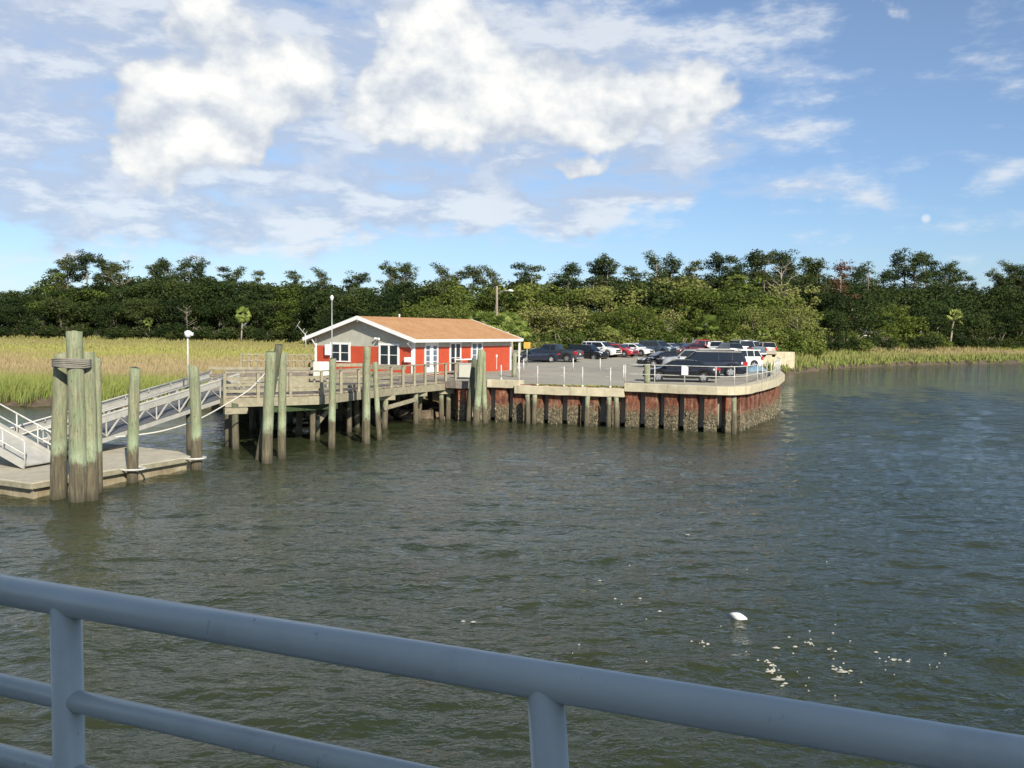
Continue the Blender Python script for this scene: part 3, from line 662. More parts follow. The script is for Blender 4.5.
# ------------------------------------------------------------------ boardwalk pier
ZD = 2.33; ANGB = -.5
E = [Vector((-12.9, 41.2, 0)), Vector((-9.0, 43.4, 0)), Vector((-6.55, 49.8, 0)), Vector((-3.45, 55.9, 0))]
pier = empty('boardwalk_pier', (E[1].x, E[1].y, 0)); tag(pier, 'weathered timber boardwalk on piles leading to the red building', 'pier'); PO = Vector((E[1].x, E[1].y, 0))
def pb(mb, name, mat, smooth=False):
    mb.v = [(v[0] - PO.x, v[1] - PO.y, v[2]) for v in mb.v]; return mb.build(name, mat, pier, smooth)
BP = [(e.x, e.y) for e in E] + [(-3.6, 57.6), (-6.0, 62.6), (-15.0, 67.8), (-15.6, 72.5), (-22, 72.5), (-19.5, 62), (-16.6, 50), (-15.2, 44.2)]
# planks: a sheet with narrow gaps read in the material
def plankmat():
    m, nt, b = newmat('deck_planks'); g = nt.nodes.new('ShaderNodeNewGeometry').outputs['Position']; s_ = nt.nodes.new('ShaderNodeSeparateXYZ'); nt.links.new(g, s_.inputs[0])
    t = math_(nt, 'ADD', math_(nt, 'MULTIPLY', s_.outputs['X'], .42), math_(nt, 'MULTIPLY', s_.outputs['Y'], .907)); q = math_(nt, 'DIVIDE', t, .15)
    fr = math_(nt, 'FRACT', q); fl_ = math_(nt, 'FLOOR', q); wn_ = nt.nodes.new('ShaderNodeTexWhiteNoise'); wn_.noise_dimensions = '1D'; nt.links.new(fl_, wn_.inputs['W'])
    c = ramp(nt, wn_.outputs['Value'], [(0, (.22, .18, .125)), (1, (.42, .36, .27))]); c = mix(nt, math_(nt, 'MULTIPLY', noise(nt, 3, 5, .7, vec=g), .5), c, (.12, .1, .08))
    c = mix(nt, ramp(nt, fr, [(0, (1, 1, 1)), (.09, (0, 0, 0))]), c, (.02, .018, .014)); nt.links.new(c, b.inputs['Base Color']); b.inputs['Roughness'].default_value = .9; return m
pb(MB().prism(BP, ZD - .08, ZD), 'deck_planking', plankmat())
m_ = MB()
for i in range(3):
    a, b = E[i].copy(), E[i + 1].copy(); a.z = b.z = ZD - .30; d = (b - a).normalized(); nrm = Vector((d.y, -d.x, 0)); m_.beam(a + nrm * .06, b + nrm * .06, .1, .4)
a = Vector((-12.9, 41.2, ZD - .28)); b = Vector((-15.2, 44.2, ZD - .28)); m_.beam(a, b, .1, .36)
pb(m_, 'edge_beam', M['wood'])
m_ = MB()
for k in range(9):
    t = k / 8; a = Vector((-12.5 + 8.6 * t, 42.4 + 13.2 * t, ZD - .25)); b = a + Vector((-4.5 - 2 * t, 3.5 + 5 * t, 0)); m_.beam(a, b, .2, .28)
pb(m_, 'cross_joists', M['greywood'])
def segpts(a, b, n): return [a.lerp(b, k / n) for k in range(n + 1)]
posts = []
for a, b, n in ((E[0], E[1], 3), (E[1], E[2], 4), (E[2], E[3], 6)): posts += segpts(a, b, n)[(0 if a is E[0] else 1):]
for i, q in enumerate(posts):
    m_ = MB(); m_.box((q.x, q.y, ZD + .36 - .05), (.13, .13, 1.45), .5); pb(m_, 'rail_post', M['wood'])
m_ = MB()
for i in range(3):
    a, b = E[i] + Vector((0, 0, ZD + 1.07)), E[i + 1] + Vector((0, 0, ZD + 1.07)); m_.beam(a, b, .18, .06)
pb(m_, 'handrail', M['wood'])
for i, hs in ((0, (.2, .48, .78)), (1, (.2, .48, .78)), (2, (.55,))):
    m_ = MB()
    for h_ in hs:
        U3 = Vector((0, 0, ZD + h_)); d = (E[i + 1] - E[i]).normalized(); nn_ = Vector((-d.y, d.x, 0)) * .08; m_.beam(E[i] + U3 + nn_, E[i + 1] + U3 + nn_, .04, .13 if i < 2 else .1)
    pb(m_, 'middle_rail', M['wood'])
# piles of the pier
PP = [(236, 449), (229.5, 446), (300, 436), (314, 441), (316, 437), (349, 432), (357, 428), (385.5, 429), (381, 424), (415, 424.5), (419, 421), (441, 420), (449, 419.5), (252, 430), (262, 425), (330, 424), (341, 422), (398, 418), (407, 414), (430, 413), (290, 424)]
for i, (px, py) in enumerate(PP):
    q = wpt(px, py); m_ = MB(); pile(m_, (q.x, q.y), .16, ZD - .3, (random.uniform(-.03, .03), 0), n=10); pb(m_, 'pile', M['pile_tan'] if i in (7, 9, 11, 12, 3) else M['pile_shaded'], True)  # most piles below the deck take the copy with shade in its colour
m_ = MB(); a, b = wpt(385, 429), wpt(417, 424); a.z = 1.15; b.z = 1.45; m_.beam(a - Vector((0, .25, 0)), b - Vector((0, .25, 0)), .08, .22)
a, b = wpt(292, 426), wpt(316, 441); m_.beam((a.x, a.y, 1.9), (b.x, b.y, .9), .1, .25); a2 = wpt(336, 436); m_.beam((b.x, b.y, .8), (a2.x, a2.y, 1.8), .1, .25)
pb(m_, 'brace', M['wood'])
# pile caps
m_ = MB()
for px, py in ((236, 449), (314, 441), (385.5, 429), (418, 423.5), (445, 420)):
    q = wpt(px, py); m_ = MB(); m_.box((q.x, q.y, ZD - .62), (1.0, .32, .26), .5); pb(m_, 'pile_cap', M['wood'])
# inner cross-fence and rear railing
rr_ = empty('rear_railing', (-18.5, 71.6, ZD)); tag(rr_, 'pale picket railing at the back of boardwalk before the marsh', 'railing')
a, b = aty(241, 368, 71.3), aty(316, 368, 71.3)
L_ = b.x - a.x
for k in range(11):
    x = a.x + L_ * k / 10 + 18.5 + random.uniform(-.12, .12); MB().box((x, 0, .55), (.13, .13, 1.15 + random.uniform(-.05, .1))).build('picket_post', M['wood'], rr_)
m_ = MB()
for z in (1.02, .55): m_.box(((a.x + b.x) / 2 + 18.5, -.09, z), (L_, .05, .1))
m_.build('rail_board', M['wood'], rr_)
# loose fence near corner of pier (weathered plank stack)
sc_ = empty('plank_screen', (-9.4, 50.5, ZD)); tag(sc_, 'weathered horizontal plank screen on the boardwalk before the gable', 'screen')
for q in (-1.4, 0, 1.4): MB().box((q, .3 * q, .55), (.12, .12, 1.15)).build('screen_post', M['greywood'], sc_)
for k, z in enumerate((.2, .48, .76, 1.08)):
    MB().beam((-1.5, -.45 - .08, z), (1.5, .45 - .08, z + .02), .04, .17).build('plank', M['wood'] if k % 2 else M['deckwood'], sc_)
# inner fence and stacked timbers seen behind the front railing
inf = empty('inner_fence', (-12.2, 47.5, ZD)); tag(inf, 'weathered three-board fence crossing the middle of the boardwalk platform', 'fence')
for q in (-3.2, -1.6, 0, 1.6, 2.9): MB().box((q, .12 * q, .5), (.13, .13, 1.1)).build('fence_post', M['wood'] if q else M['greywood'], inf)
for z in (.3, .65, 1.0): MB().beam((-3.3, -.48, z), (3.0, .28, z), .04, .14).build('fence_board', M['wood'] if z != .65 else M['greywood'], inf)
for (x, y, a_, n_, lb) in ((-10.6, 45.6, .35, 4, 'small stack of weathered beams lying on the near end of the boardwalk'), (-12.3, 53.5, .2, 5, 'stack of pale timbers lying on the boardwalk left of the plank screen')):
    m_ = MB()
    for k in range(n_): m_.box((random.uniform(-.2, .2), (k % 3) * .24 - .24, .09 + .17 * (k // 3)), (2.6, .2, .16), random.uniform(-.03, .03))
    o = m_.build('timber_stack', M['wood']); o.location = (x, y, ZD + .002); o.rotation_euler = (0, 0, a_); tag(o, lb, 'timber')
bn = empty('wooden_bench', (-7.6, 55.5, ZD), ANGB); tag(bn, 'long wooden bench on the boardwalk in front of the gable windows', 'bench')
MB().box((0, 0, .45), (2.6, .4, .06)).build('seat', M['wood'], bn); MB().box((0, .2, .78), (2.6, .05, .3)).build('backrest', M['wood'], bn)
for s_ in (-1.1, 1.1): MB().box((s_, 0, .21), (.1, .36, .42)).build('leg', M['greywood'], bn)
# utility cabinet
def pl(px, py, Y): return aty(px, py, Y)
q = pl(321, 373, 47.0); cb = empty('utility_cabinet', (q.x, q.y, ZD)); tag(cb, 'pale grey-white utility cabinet on legs beside the lone pile', 'cabinet')
MB().box((0, 0, .98), (.8, .5, .82), .25).build('cabinet_body', M['cream'], cb, bevel=.02)
m_ = MB(); m_.box((.18, -.27, .98), (.42, .02, .74), .25); m_.build('cabinet_door', M['white'], cb)
for s_ in (-.33, .33): MB().box((s_, .08 * s_, .3), (.08, .08, .58), .25).build('leg', M['galv'], cb)
q = pl(332, 372, 48.5); zt = topz(332, 299, 48.5); lp = empty('pole_light', (q.x, q.y, ZD)); tag(lp, 'tall thin grey pole with small white light on top before the gable', 'lamp post')
MB().tube((0, 0, 0), (0, 0, zt - ZD), .035, .025, n=10).build('pole', M['galv'], lp, True)
m_ = MB(); m_.tube((0, 0, zt - ZD - .1), (0, 0, zt - ZD + .12), .05, .1, n=12); m_.tube((0, 0, zt - ZD + .12), (0, 0, zt - ZD + .2), .1, .03, n=12); m_.build('lamp_head', M['white'], lp, True)
m_ = MB(); a, b = E[0].lerp(E[1], .42), E[1] + Vector((.5, 1.2, 0)); a.z = b.z = ZD - .66; m_.beam(a - Vector((0, .12, 0)), b - Vector((0, .12, 0)), .22, .26)
pb(m_, 'algae_beam', simple('algae_covered_beam', (.05, .085, .03), .95, var=.6, scale=6, bumps=1))
# rip-rap under the pier
m_ = MB()
for i in range(240):
    x = random.uniform(-13, -3.5); y = float(ysh(x)) + random.uniform(-3.2, 1.5); s_ = random.uniform(.15, .5); z = random.uniform(-.1, .35)
    vs = []
    for j in range(8):
        vs.append((x + (1 if j & 1 else -1) * s_ * random.uniform(.5, 1), y + (1 if j & 2 else -1) * s_ * random.uniform(.4, 1), z + (1 if j & 4 else -1) * s_ * random.uniform(.3, .7)))
    m_.add(vs, [(0, 2, 3, 1), (4, 5, 7, 6), (0, 1, 5, 4), (1, 3, 7, 5), (3, 2, 6, 7), (2, 0, 4, 6)])
tag(m_.build('shore_rubble', simple('rubble_stone', (.24, .18, .12), .9, var=.6, scale=3)), 'brown rubble and oyster-covered stones under the boardwalk', 'rubble', kind='stuff')

# ------------------------------------------------------------------ red building
BC = Vector((-6.78, 63.0, 2.33)); BL = Vector((.496, .868, 0)).normalized(); BW = Vector((-BL.y, BL.x, 0))
ANG = math.atan2(BL.y, BL.x)     # local x = along the long wall, local y = across the gable
bd = empty('red_building', BC, ANG); tag(bd, 'low red building with orange-tan shingle roof and grey gable', 'building')
LW, WW_, ZB, ZE = 13.4, 8.8, 1.85, 2.42       # local heights above deck
RX0, RX1, RY0, RY1 = -.6, 14.3, -.6, 9.4; YR = 4.4; ZR = 3.98; ZEV = 2.40
def l_of(px):   # position along the long wall seen in column px
    k = (px - 512) / FPX; return (k * BC.y - BC.x) / (BL.x - k * BL.y)
def w_of(px):
    k = (px - 512) / FPX; return (k * BC.y - BC.x) / (BW.x - k * BW.y)
MB().prism([(0, 0), (LW, 0), (LW, WW_), (0, WW_)], -.3, ZB).build('lower_wall', M['red'], bd)
MB().prism([(0, 0), (LW, 0), (LW, WW_), (0, WW_)], ZB + .001, ZE + .12).build('upper_wall', M['grey'], bd)
sl_ = (ZR - ZEV) / (YR - RY0)
m_ = MB()
for x0 in (0.0, LW - .1):
    m_.add([(x0, 0, ZE + .12), (x0, YR, ZEV + sl_ * (YR - RY0) - .12), (x0, WW_, ZE + .12), (x0 + .1, 0, ZE + .12), (x0 + .1, YR, ZEV + sl_ * (YR - RY0) - .12), (x0 + .1, WW_, ZE + .12)], [(0, 1, 2), (5, 4, 3), (0, 2, 5, 3), (0, 3, 4, 1), (1, 4, 5, 2)]); m_.build('gable_wall', M['grey'], bd); m_ = MB()
t_ = .09
rf = MB()
rf.add([(RX0, RY0, ZEV), (RX1, RY0, ZEV), (RX1, YR, ZR), (RX0, YR, ZR), (RX0, RY1, ZEV), (RX1, RY1, ZEV)] + [(RX0, RY0, ZEV - t_), (RX1, RY0, ZEV - t_), (RX1, YR, ZR - t_), (RX0, YR, ZR - t_), (RX0, RY1, ZEV - t_), (RX1, RY1, ZEV - t_)],
       [(0, 1, 2, 3), (3, 2, 5, 4), (7, 6, 9, 8), (8, 9, 10, 11), (0, 6, 7, 1), (1, 7, 8, 2), (2, 8, 11, 5), (5, 11, 10, 4), (4, 10, 9, 3), (3, 9, 6, 0)])
roof = rf.build('roof', M['roof'], bd)
m_ = MB()
m_.beam((RX0 - .02, RY0 - .02, ZEV - .1), (RX1 + .02, RY0 - .02, ZEV - .1), .04, .2); m_.beam((RX0, RY1 + .02, ZEV - .1), (RX1, RY1 + .02, ZEV - .1), .04, .2)
for x in (RX0 - .025, RX1 + .025):
    m_.beam((x, RY0 - .04, ZEV - .11), (x, YR, ZR - .11), .05, .26); m_.beam((x, YR, ZR - .11), (x, RY1 + .04, ZEV - .11), .05, .26)
m_.build('fascia', M['white'], bd)
m_ = MB(); m_.prism([(RX0 + .02, RY0 + .02), (RX1 - .02, RY0 + .02), (RX1 - .02, -.01), (RX0 + .02, -.01)], ZEV - .2, ZEV - .17); m_.build('soffit', M['white'], bd)
m_ = MB(); m_.box((-.3, YR, ZR - .3), (.55, .12, .16)); m_.build('ridge_beam', M['white'], bd)
m_ = MB()
for x, y in ((-.03, .06), (-.03, WW_ - .06), (.07, -.03), (LW - .07, -.03)):
    m_.box((x, y, (ZE - .3) / 2), (.06 if abs(x) < .05 else .16, .16 if abs(x) < .05 else .06, ZE + .3 - .04))
m_.build('corner_trim', M['white'], bd)
m_ = MB(); m_.beam((-.5, .1, ZE - .3), (-.1, .1, ZE - .6), .07, .07); m_.build('bracket', M['white'], bd); m_ = MB(); m_.beam((-.5, WW_ - .1, ZE - .1), (-.1, WW_ - .1, ZE - .6), .07, .07); m_.build('bracket', M['white'], bd)
def window(side, a, b, z0, z1, nx, nz, name='window', pane='pane', door=False):
    fr = MB(); gl = MB(); wd = b - a; t = .09
    def P3(u, z, o): return (u, -o, z) if side == 'long' else (-o, u, z)
    def bx(mb, u0, u1, za, zb, o0_, o1_):
        vs = [P3(u, z, o) for o in (o0_, o1_) for u, z in ((u0, za), (u1, za), (u1, zb), (u0, zb))]; mb.add(vs, [(0, 1, 2, 3), (7, 6, 5, 4), (0, 4, 5, 1), (1, 5, 6, 2), (2, 6, 7, 3), (3, 7, 4, 0)])
    bx(fr, a - .08, b + .08, z1, z1 + .14, .0, .07); bx(fr, a - .08, b + .08, z0 - .08, z0, 0, .08)
    bx(fr, a - .06, a + t, z0, z1, 0, .06); bx(fr, b - t, b + .06, z0, z1, 0, .06); mid = (a + b) / 2
    bx(fr, mid - (.2 if door else .07), mid + (.2 if door else .07), z0, z1, 0, .058)
    if door: bx(fr, a + t, b - t, z0, z0 + .35, 0, .05); bx(fr, a + t, b - t, z1 - .12, z1, 0, .05)
    for k in range(1, nz): zz = z0 + (z1 - z0) * k / nz; bx(fr, a + t, b - t, zz - .02, zz + .02, 0, .045)
    if nx > 2:
        for k in range(1, nx):
            u = a + wd * k / nx
            if abs(u - mid) > .1: bx(fr, u - .015, u + .015, z0, z1, 0, .044)
    f = fr.build(name, M['white'], bd); bx(gl, a + t * .5, b - t * .5, z0 + .02, z1 - .02, 0.005, .03); gl.build('pane', M[pane], f)
window('gable', w_of(349.5), w_of(331), .78, 1.95, 2, 2); window('gable', w_of(398.5), w_of(379.5), .62, 1.95, 2, 2)
window('long', l_of(424.5), l_of(437), .02, 2.05, 2, 5, 'french_door', 'curtain', True)
window('long', l_of(449.5), l_of(460), .02, 2.05, 2, 2, 'sliding_door')
window('long', l_of(471), l_of(481.5), .75, 2.05, 2, 3, 'window', 'curtain')
m_ = MB(); m_.box((14.05, -.42, 1.0), (.1, .1, 2.4)); m_.box((14.05, -.42, .05), (.16, .16, .12)); m_.build('porch_post', M['white'], bd)
m_ = MB(); y = w_of(381); m_.box((-.1, y + .1, 2.42), (.1, .12, .12)); m_.tube((-.14, y + .12, 2.44), (-.34, y - .02, 2.36), .06, .11, n=12); m_.tube((-.14, y + .28, 2.44), (-.3, y + .4, 2.4), .05, .09, n=12); m_.build('flood_light', M['white'], bd, True)
m_ = MB(); y = w_of(329); m_.box((-.14, y, 1.55), (.24, .42, .78)); m_.build('meter_box', M['white'], bd, bevel=.015)
m_ = MB(); y = w_of(408.5); m_.box((-.16, y, 1.0), (.3, .36, .34)); m_.build('wall_unit', M['white'], bd, bevel=.01)
m_ = MB(); u = l_of(496); m_.box((u, -.04, 1.05), (.14, .06, .2)); m_.tube((u, -.04, 0), (u, -.04, 1), .02, n=6); m_.build('outlet_box', M['white'], bd)
m_ = MB(); m_.tube((l_of(448), YR, ZR - .02), (l_of(448), YR, ZR + .22), .06, n=8); m_.build('roof_vent', M['white'], bd, True)
# antenna at the left eave
an = MB(); a = Vector((-.75, 9.0, 1.75)); b = Vector((-.6, 9.25, 2.75)); an.tube(a, b, .03, n=8)
c0 = b + Vector((0, -.3, -.35)); c1 = b + Vector((.0, .75, .55)); an.tube(c0, c1, .022, n=8)
for t in (.0, .25, .5, .98):
    q = c0.lerp(c1, t); s_ = .28 if t < .9 else .42; dd = Vector((0, -.62, .78)) * s_; an.tube(q - dd, q + dd, .014, n=6)
an.build('antenna', M['whitemetal'], bd, True)
# things by the long wall
def onl(l, w): return BC + BL * l + BW * w
q = onl(l_of(446), -1.6); tb = empty('long_counter', q, ANG); tag(tb, 'white-topped counter against railing in front of the dark sliding door', 'table')
MB().box((0, 0, .98), (1.9, .55, .08)).build('table_top', M['white'], tb)
for s_ in (-.8, .8): MB().box((s_, 0, .47), (.08, .45, .94)).build('leg', M['wood'], tb)
q = atz(466, 377, ZD); db = empty('dock_box', (q.x, q.y + .3, ZD), .12); tag(db, 'grey boarded dock box beside the leaning trio of piles', 'box')
MB().box((0, 0, .42), (1.0, .9, .84)).build('box_body', M['grey'], db); MB().box((0, 0, .87), (1.06, .96, .06)).build('lid', M['galv'], db)
rdr = empty('red_bench', onl(l_of(455) + .8, -1.1), ANG); tag(rdr, 'low red bench against the red wall beside the grey dock box', 'bench')
MB().box((0, 0, .42), (1.7, .4, .05)).build('seat', M['red'], rdr); MB().box((0, .22, .65), (1.7, .04, .35)).build('backrest', M['red'], rdr)
for s_ in (-.7, .7): MB().box((s_, 0, .2), (.06, .36, .4)).build('leg', M['red'], rdr)

# ------------------------------------------------------------------ lot + bulkhead
def W2(px, py): q = atz(px, py, 0); return (q.x, q.y)
LINE = [W2(457, 421), W2(490, 420.8), W2(520, 422.5), W2(548, 424), W2(589, 425.8), W2(632, 427.5), W2(692, 431.3), W2(722, 433.0), W2(742, 431.5), (14.6, 54.0), (16.6, 58.2), (19.0, 65.0), (20.5, 71.0)]
LINE = [Vector((p[0], p[1], 0)) for p in LINE]
def resample(pts, step):
    d = [0]
    for a, b in zip(pts, pts[1:]): d.append(d[-1] + (b - a).length)
    out = []; s_ = 0
    while s_ < d[-1]:
        k = max(i for i in range(len(d) - 1) if d[i] <= s_); out.append((pts[k].lerp(pts[k + 1], (s_ - d[k]) / (d[k + 1] - d[k])), (pts[k + 1] - pts[k]).normalized())); s_ += step
    return out
SM = [p for p, _ in resample(LINE, 1.6)] + [LINE[-1]]
SM = smooth_path(SM, 3)
bw = empty('bulkhead', (6, 53, 0)); BO = Vector((6, 53, 0)); tag(bw, 'rusted sheet-pile seawall with concrete cap around the parking lot', 'seawall')
def bb(mb, name, mat, smooth=False, bevel=0):
    mb.v = [(v[0] - BO.x, v[1] - BO.y, v[2]) for v in mb.v]; return mb.build(name, mat, bw, smooth, bevel)
m_ = MB(); oy = MB(); PER = 1.13; prof = []
zt_ = 2.25
fine_ = resample(SM, .02); nf_ = len(fine_)
k = 0
while True:
    base = k * PER; done = False
    for s_, o_ in ((0, .85), (.06, 0), (.66, 0), (.72, .85)):
        ix = int((base + s_ * PER) / .02)
        if ix >= nf_ - 12: done = True; break
        p = fine_[ix][0]; d = (fine_[min(ix + 12, nf_ - 1)][0] - fine_[max(ix - 12, 0)][0]).normalized(); n_ = Vector((d.y, -d.x, 0))
        if 11.5 < p.x: o_ = min(o_, .5)
        prof.append((p - n_ * o_, n_, o_))
    if done: break
    k += 1
vs = []; fs = []
NZ = 14
for (q, n_, o_) in prof:
    for j in range(NZ + 1):
        z = -1.5 + (zt_ + 1.5) * j / NZ; bulge = random.uniform(-.015, .02) + (.06 * random.random() if z < .95 else 0); vs.append((q.x + n_.x * bulge, q.y + n_.y * bulge, z))
for i in range(len(prof) - 1):
    for j in range(NZ): a = i * (NZ + 1) + j; fs.append((a, a + NZ + 1, a + NZ + 2, a + 1))
m_.add(vs, fs); bb(m_, 'sheet_piling', M['rust'])
for i in range(len(prof) - 1):
    (q0, n0, o0_), (q1, n1, o1_) = prof[i], prof[i + 1]; cnt = 60 if (o0_ == 0 and o1_ == 0) else 14
    for _ in range(cnt):
        t = random.random(); z = abs(random.gauss(.42, .26)) * (1 + .25 * math.sin(i * 1.3)); q = q0.lerp(q1, t) + n0 * random.uniform(0.01, .12); s_ = random.uniform(.02, .06)
        vs = [(q.x + random.uniform(-s_, s_), q.y + random.uniform(-s_, s_), z + random.uniform(-s_, s_) * 1.4) for _ in range(4)]; oy.add(vs, [(0, 1, 2), (0, 2, 3), (0, 3, 1), (1, 3, 2)])
o = bb(oy, 'oyster_crust', M['oyster']); o['kind'] = 'stuff'
def capseg(pts, z0, z1, out=.22, inn=.55):
    mb = MB(); n = len(pts); vs = []
    for i, p in enumerate(pts):
        d = (pts[min(i + 1, n - 1)] - pts[max(i - 1, 0)]).normalized(); n_ = Vector((d.y, -d.x, 0)); j = random.uniform(-.012, .012)
        a = p + n_ * (out + j); b = p - n_ * inn; vs += [(a.x, a.y, z0 + j), (a.x, a.y, z1 + j * .6), (b.x, b.y, z1), (b.x, b.y, z0)]
    fs = []
    for i in range(n - 1):
        for k in range(4): fs.append((i * 4 + k, i * 4 + (k + 1) % 4, i * 4 + 4 + (k + 1) % 4, i * 4 + 4 + k))
    fs.append((0, 3, 2, 1)); e = (n - 1) * 4; fs.append((e, e + 1, e + 2, e + 3)); mb.add(vs, fs); return mb
def sub(x0, x1): return [p for p in SM if x0 <= p.x <= x1]
def at_x(x):
    for a, b in zip(SM, SM[1:]):
        if a.x <= x <= b.x: return a.lerp(b, (x - a.x) / (b.x - a.x))
    return SM[-1]
X0 = SM[0].x; xa = W2(487, 421)[0]; xb = W2(520, 422)[0]; xc = W2(624, 427)[0]
bb(capseg([SM[0] - Vector((.6, -.3, 0))] + sub(X0, xa - .1) + [at_x(xa)], 1.95, 2.36), 'timber_cap', M['greywood'])
bb(capseg([at_x(xa + .02)] + sub(xa + .1, xb - .1) + [at_x(xb)], 2.02, 2.48), 'concrete_cap', M['concrete'], bevel=.02)
bb(capseg([at_x(xb + .02 - .25)] + sub(xb + .1, xc - .1) + [at_x(xc)], 1.72, 2.2, .32), 'concrete_cap', M['concrete'], bevel=.02)
bb(capseg([at_x(xc + .02)] + [p for p in SM if p.x > xc + .1], 2.04, 2.5, .27), 'concrete_cap', M['concrete'], bevel=.02)
for px, py, zt in ((527, 424, 1.72), (534.5, 424, 1.7), (587, 426.5, 1.72), (608.5, 427.5, 1.72), (615.5, 427.8, 1.72), (732.5, 434.5, 1.96), (548, 425.5, 1.0)):
    q = wpt(px, py)
    if zt > 1.2: mb = MB(); pile(mb, (q.x, q.y - .12), .145, zt, n=10); bb(mb, 'fender_pile', M['pile_tan'], True)
# lot slab
def offs(pts, o_):
    out = []; n = len(pts)
    for i, p in enumerate(pts): d = (pts[min(i + 1, n - 1)] - pts[max(i - 1, 0)]).normalized(); out.append(p - Vector((d.y, -d.x, 0)) * o_)
    return out
edge = [(p.x, p.y) for p in offs(SM, .5)]
edge[0] = (-3.62, 56.6)
LOT = [e for e in edge] + [(20.4, 78), (22.0, 95), (-18, 95), (-16.0, 72.6), (-14.9, 67.9), (-5.9, 62.7), (-3.55, 57.8)]
def lotz(y): t = min(max((y - 95) / 13, 0), 1); return 2.2 + .45 * t * t * (3 - 2 * t)
mb = MB(); mb.prism(LOT, .2, 2.2)
ST = [(95, -18, 22.0), (99, -17.6, 22.8), (103, -17, 24), (108, -16, 25.4), (116, -14, 27.4), (124, -8, 30), (126.5, -5, 38.2), (131, -2, 38.2)]
n = len(ST); vs = []
for (y, x0, x1) in ST: vs += [(x0, y, lotz(y)), (x1, y, lotz(y)), (x0, y, .2), (x1, y, .2)]
fs = []
for i in range(n - 1): a = 4 * i; b_ = a + 4; fs += [(a, a + 1, b_ + 1, b_), (a + 1, a + 3, b_ + 3, b_ + 1), (a, b_, b_ + 2, a + 2)]
mb.add(vs, fs); tag(mb.build('parking_lot', M['asphalt']), kind='structure')
m_ = MB(); m_.prism([(29.6, 123.9), (38.5, 125.4), (38.4, 126.4), (29.5, 124.9)], .3, 2.86)
tag(m_.build('seawall', M['concrete'], bevel=.03), 'pale low concrete seawall at far end of parking lot by the marsh', 'seawall')
m_ = MB(); m_.prism([(20.6, 71.2), (20.9, 78), (22.5, 95), (26, 108), (30, 123.8), (29.5, 123.8), (25.5, 108), (22.0, 95), (20.4, 78), (20.1, 71.4)], -1, 2.32)
tag(m_.build('side_kerb', M['concrete']), 'concrete kerb wall along the hidden right side of the parking lot', 'kerb')
# grass verge in front of the row of cars
xg = rng.uniform(-1, 12, 5000); yg = 101.5 - xg * -.25 + rng.normal(0, 1.2, 5000)
def lotgrass(x, y, h, label):
    n = len(x); z = np.full(n, 2.18); a = rng.uniform(0, 3.14, n); w_ = rng.uniform(.06, .16, n); V = np.zeros((n, 3, 3)); dx, dy = np.cos(a) * w_, np.sin(a) * w_
    V[:, 0] = np.stack([x - dx, y - dy, z], 1); V[:, 1] = np.stack([x + dx, y + dy, z], 1); V[:, 2] = np.stack([x + rng.normal(0, .08, n), y, z + h], 1)
    o = npmesh('verge_grass', V.reshape(-1, 3), np.arange(n * 3).reshape(-1, 3), M['palm']); tag(o, label, 'grass', kind='stuff')
lotgrass(xg, yg, rng.uniform(.08, .25, 5000), 'thin strip of yellow-green grass in front of the parked row')
q0 = at_x(W2(545, 424)[0]); xs_ = rng.uniform(1, 7, 500); yy_ = np.array([at_x(v).y + .75 + abs(rng.normal(0, .12)) for v in xs_]); lotgrass(xs_, yy_, rng.uniform(.04, .14, 500), 'low weeds along the inner edge of the lower concrete cap')

# chain rail on the lower cap
inner = offs(SM, .05)
def on_line(px, line):
    k = (px - 512) / FPX
    for a, b in zip(line, line[1:]):
        fa, fb_ = a.x - k * a.y, b.x - k * b.y
        if fa <= 0 <= fb_: return a.lerp(b, -fa / (fb_ - fa))
    return line[-1]
cr = empty('cable_railing', (0, 0, 0)); tag(cr, 'white posts strung with thin cables along the lower concrete cap', 'railing')
cps = [on_line(px, inner) for px in (501, 519, 537.5, 564, 582.5, 610.5)]
for i, q in enumerate(cps): m_ = MB(); zb_ = 2.47 if i < 1 else 2.19; m_.tube((q.x, q.y, zb_), (q.x, q.y, 3.36), .035, n=10); m_.tube((q.x, q.y, zb_), (q.x, q.y, zb_ + .12), .07, n=10); m_.build('post', M['whitemetal'], cr, True)
for z in (3.32, 2.85):
    m_ = MB()
    ends = cps + [on_line(625, inner)]
    for a, b in zip(ends, ends[1:]):
        m_.path([(a.lerp(b, t).x, a.lerp(b, t).y, z - .05 * math.sin(math.pi * t)) for t in (0, .25, .5, .75, 1)], .009, 5)
    m_.build('cable', M['galv'], cr, True)
# second line of posts set back on the lot
for k, (px, py) in enumerate(((573, 371), (523.5, 372), (600, 371), (623.5, 380.5))):
    q = atz(px, py, 2.2); m_ = MB(); m_.tube((0, 0, 0), (0, 0, 1.0), .05, n=10); m_.tube((0, 0, 1.0), (0, 0, 1.04), .055, .02, n=10); o = m_.build('marker_post', M['whitemetal'], None, True); o.location = (q.x, q.y, 2.2)
    tag(o, ['white marker post standing on the pavement behind the middle of the cable railing', 'white marker post near the porch corner of the red building', 'white marker post on the pavement, second from the black-capped pile', 'white marker post where the lower cap steps up to the higher cap'][k], 'post')
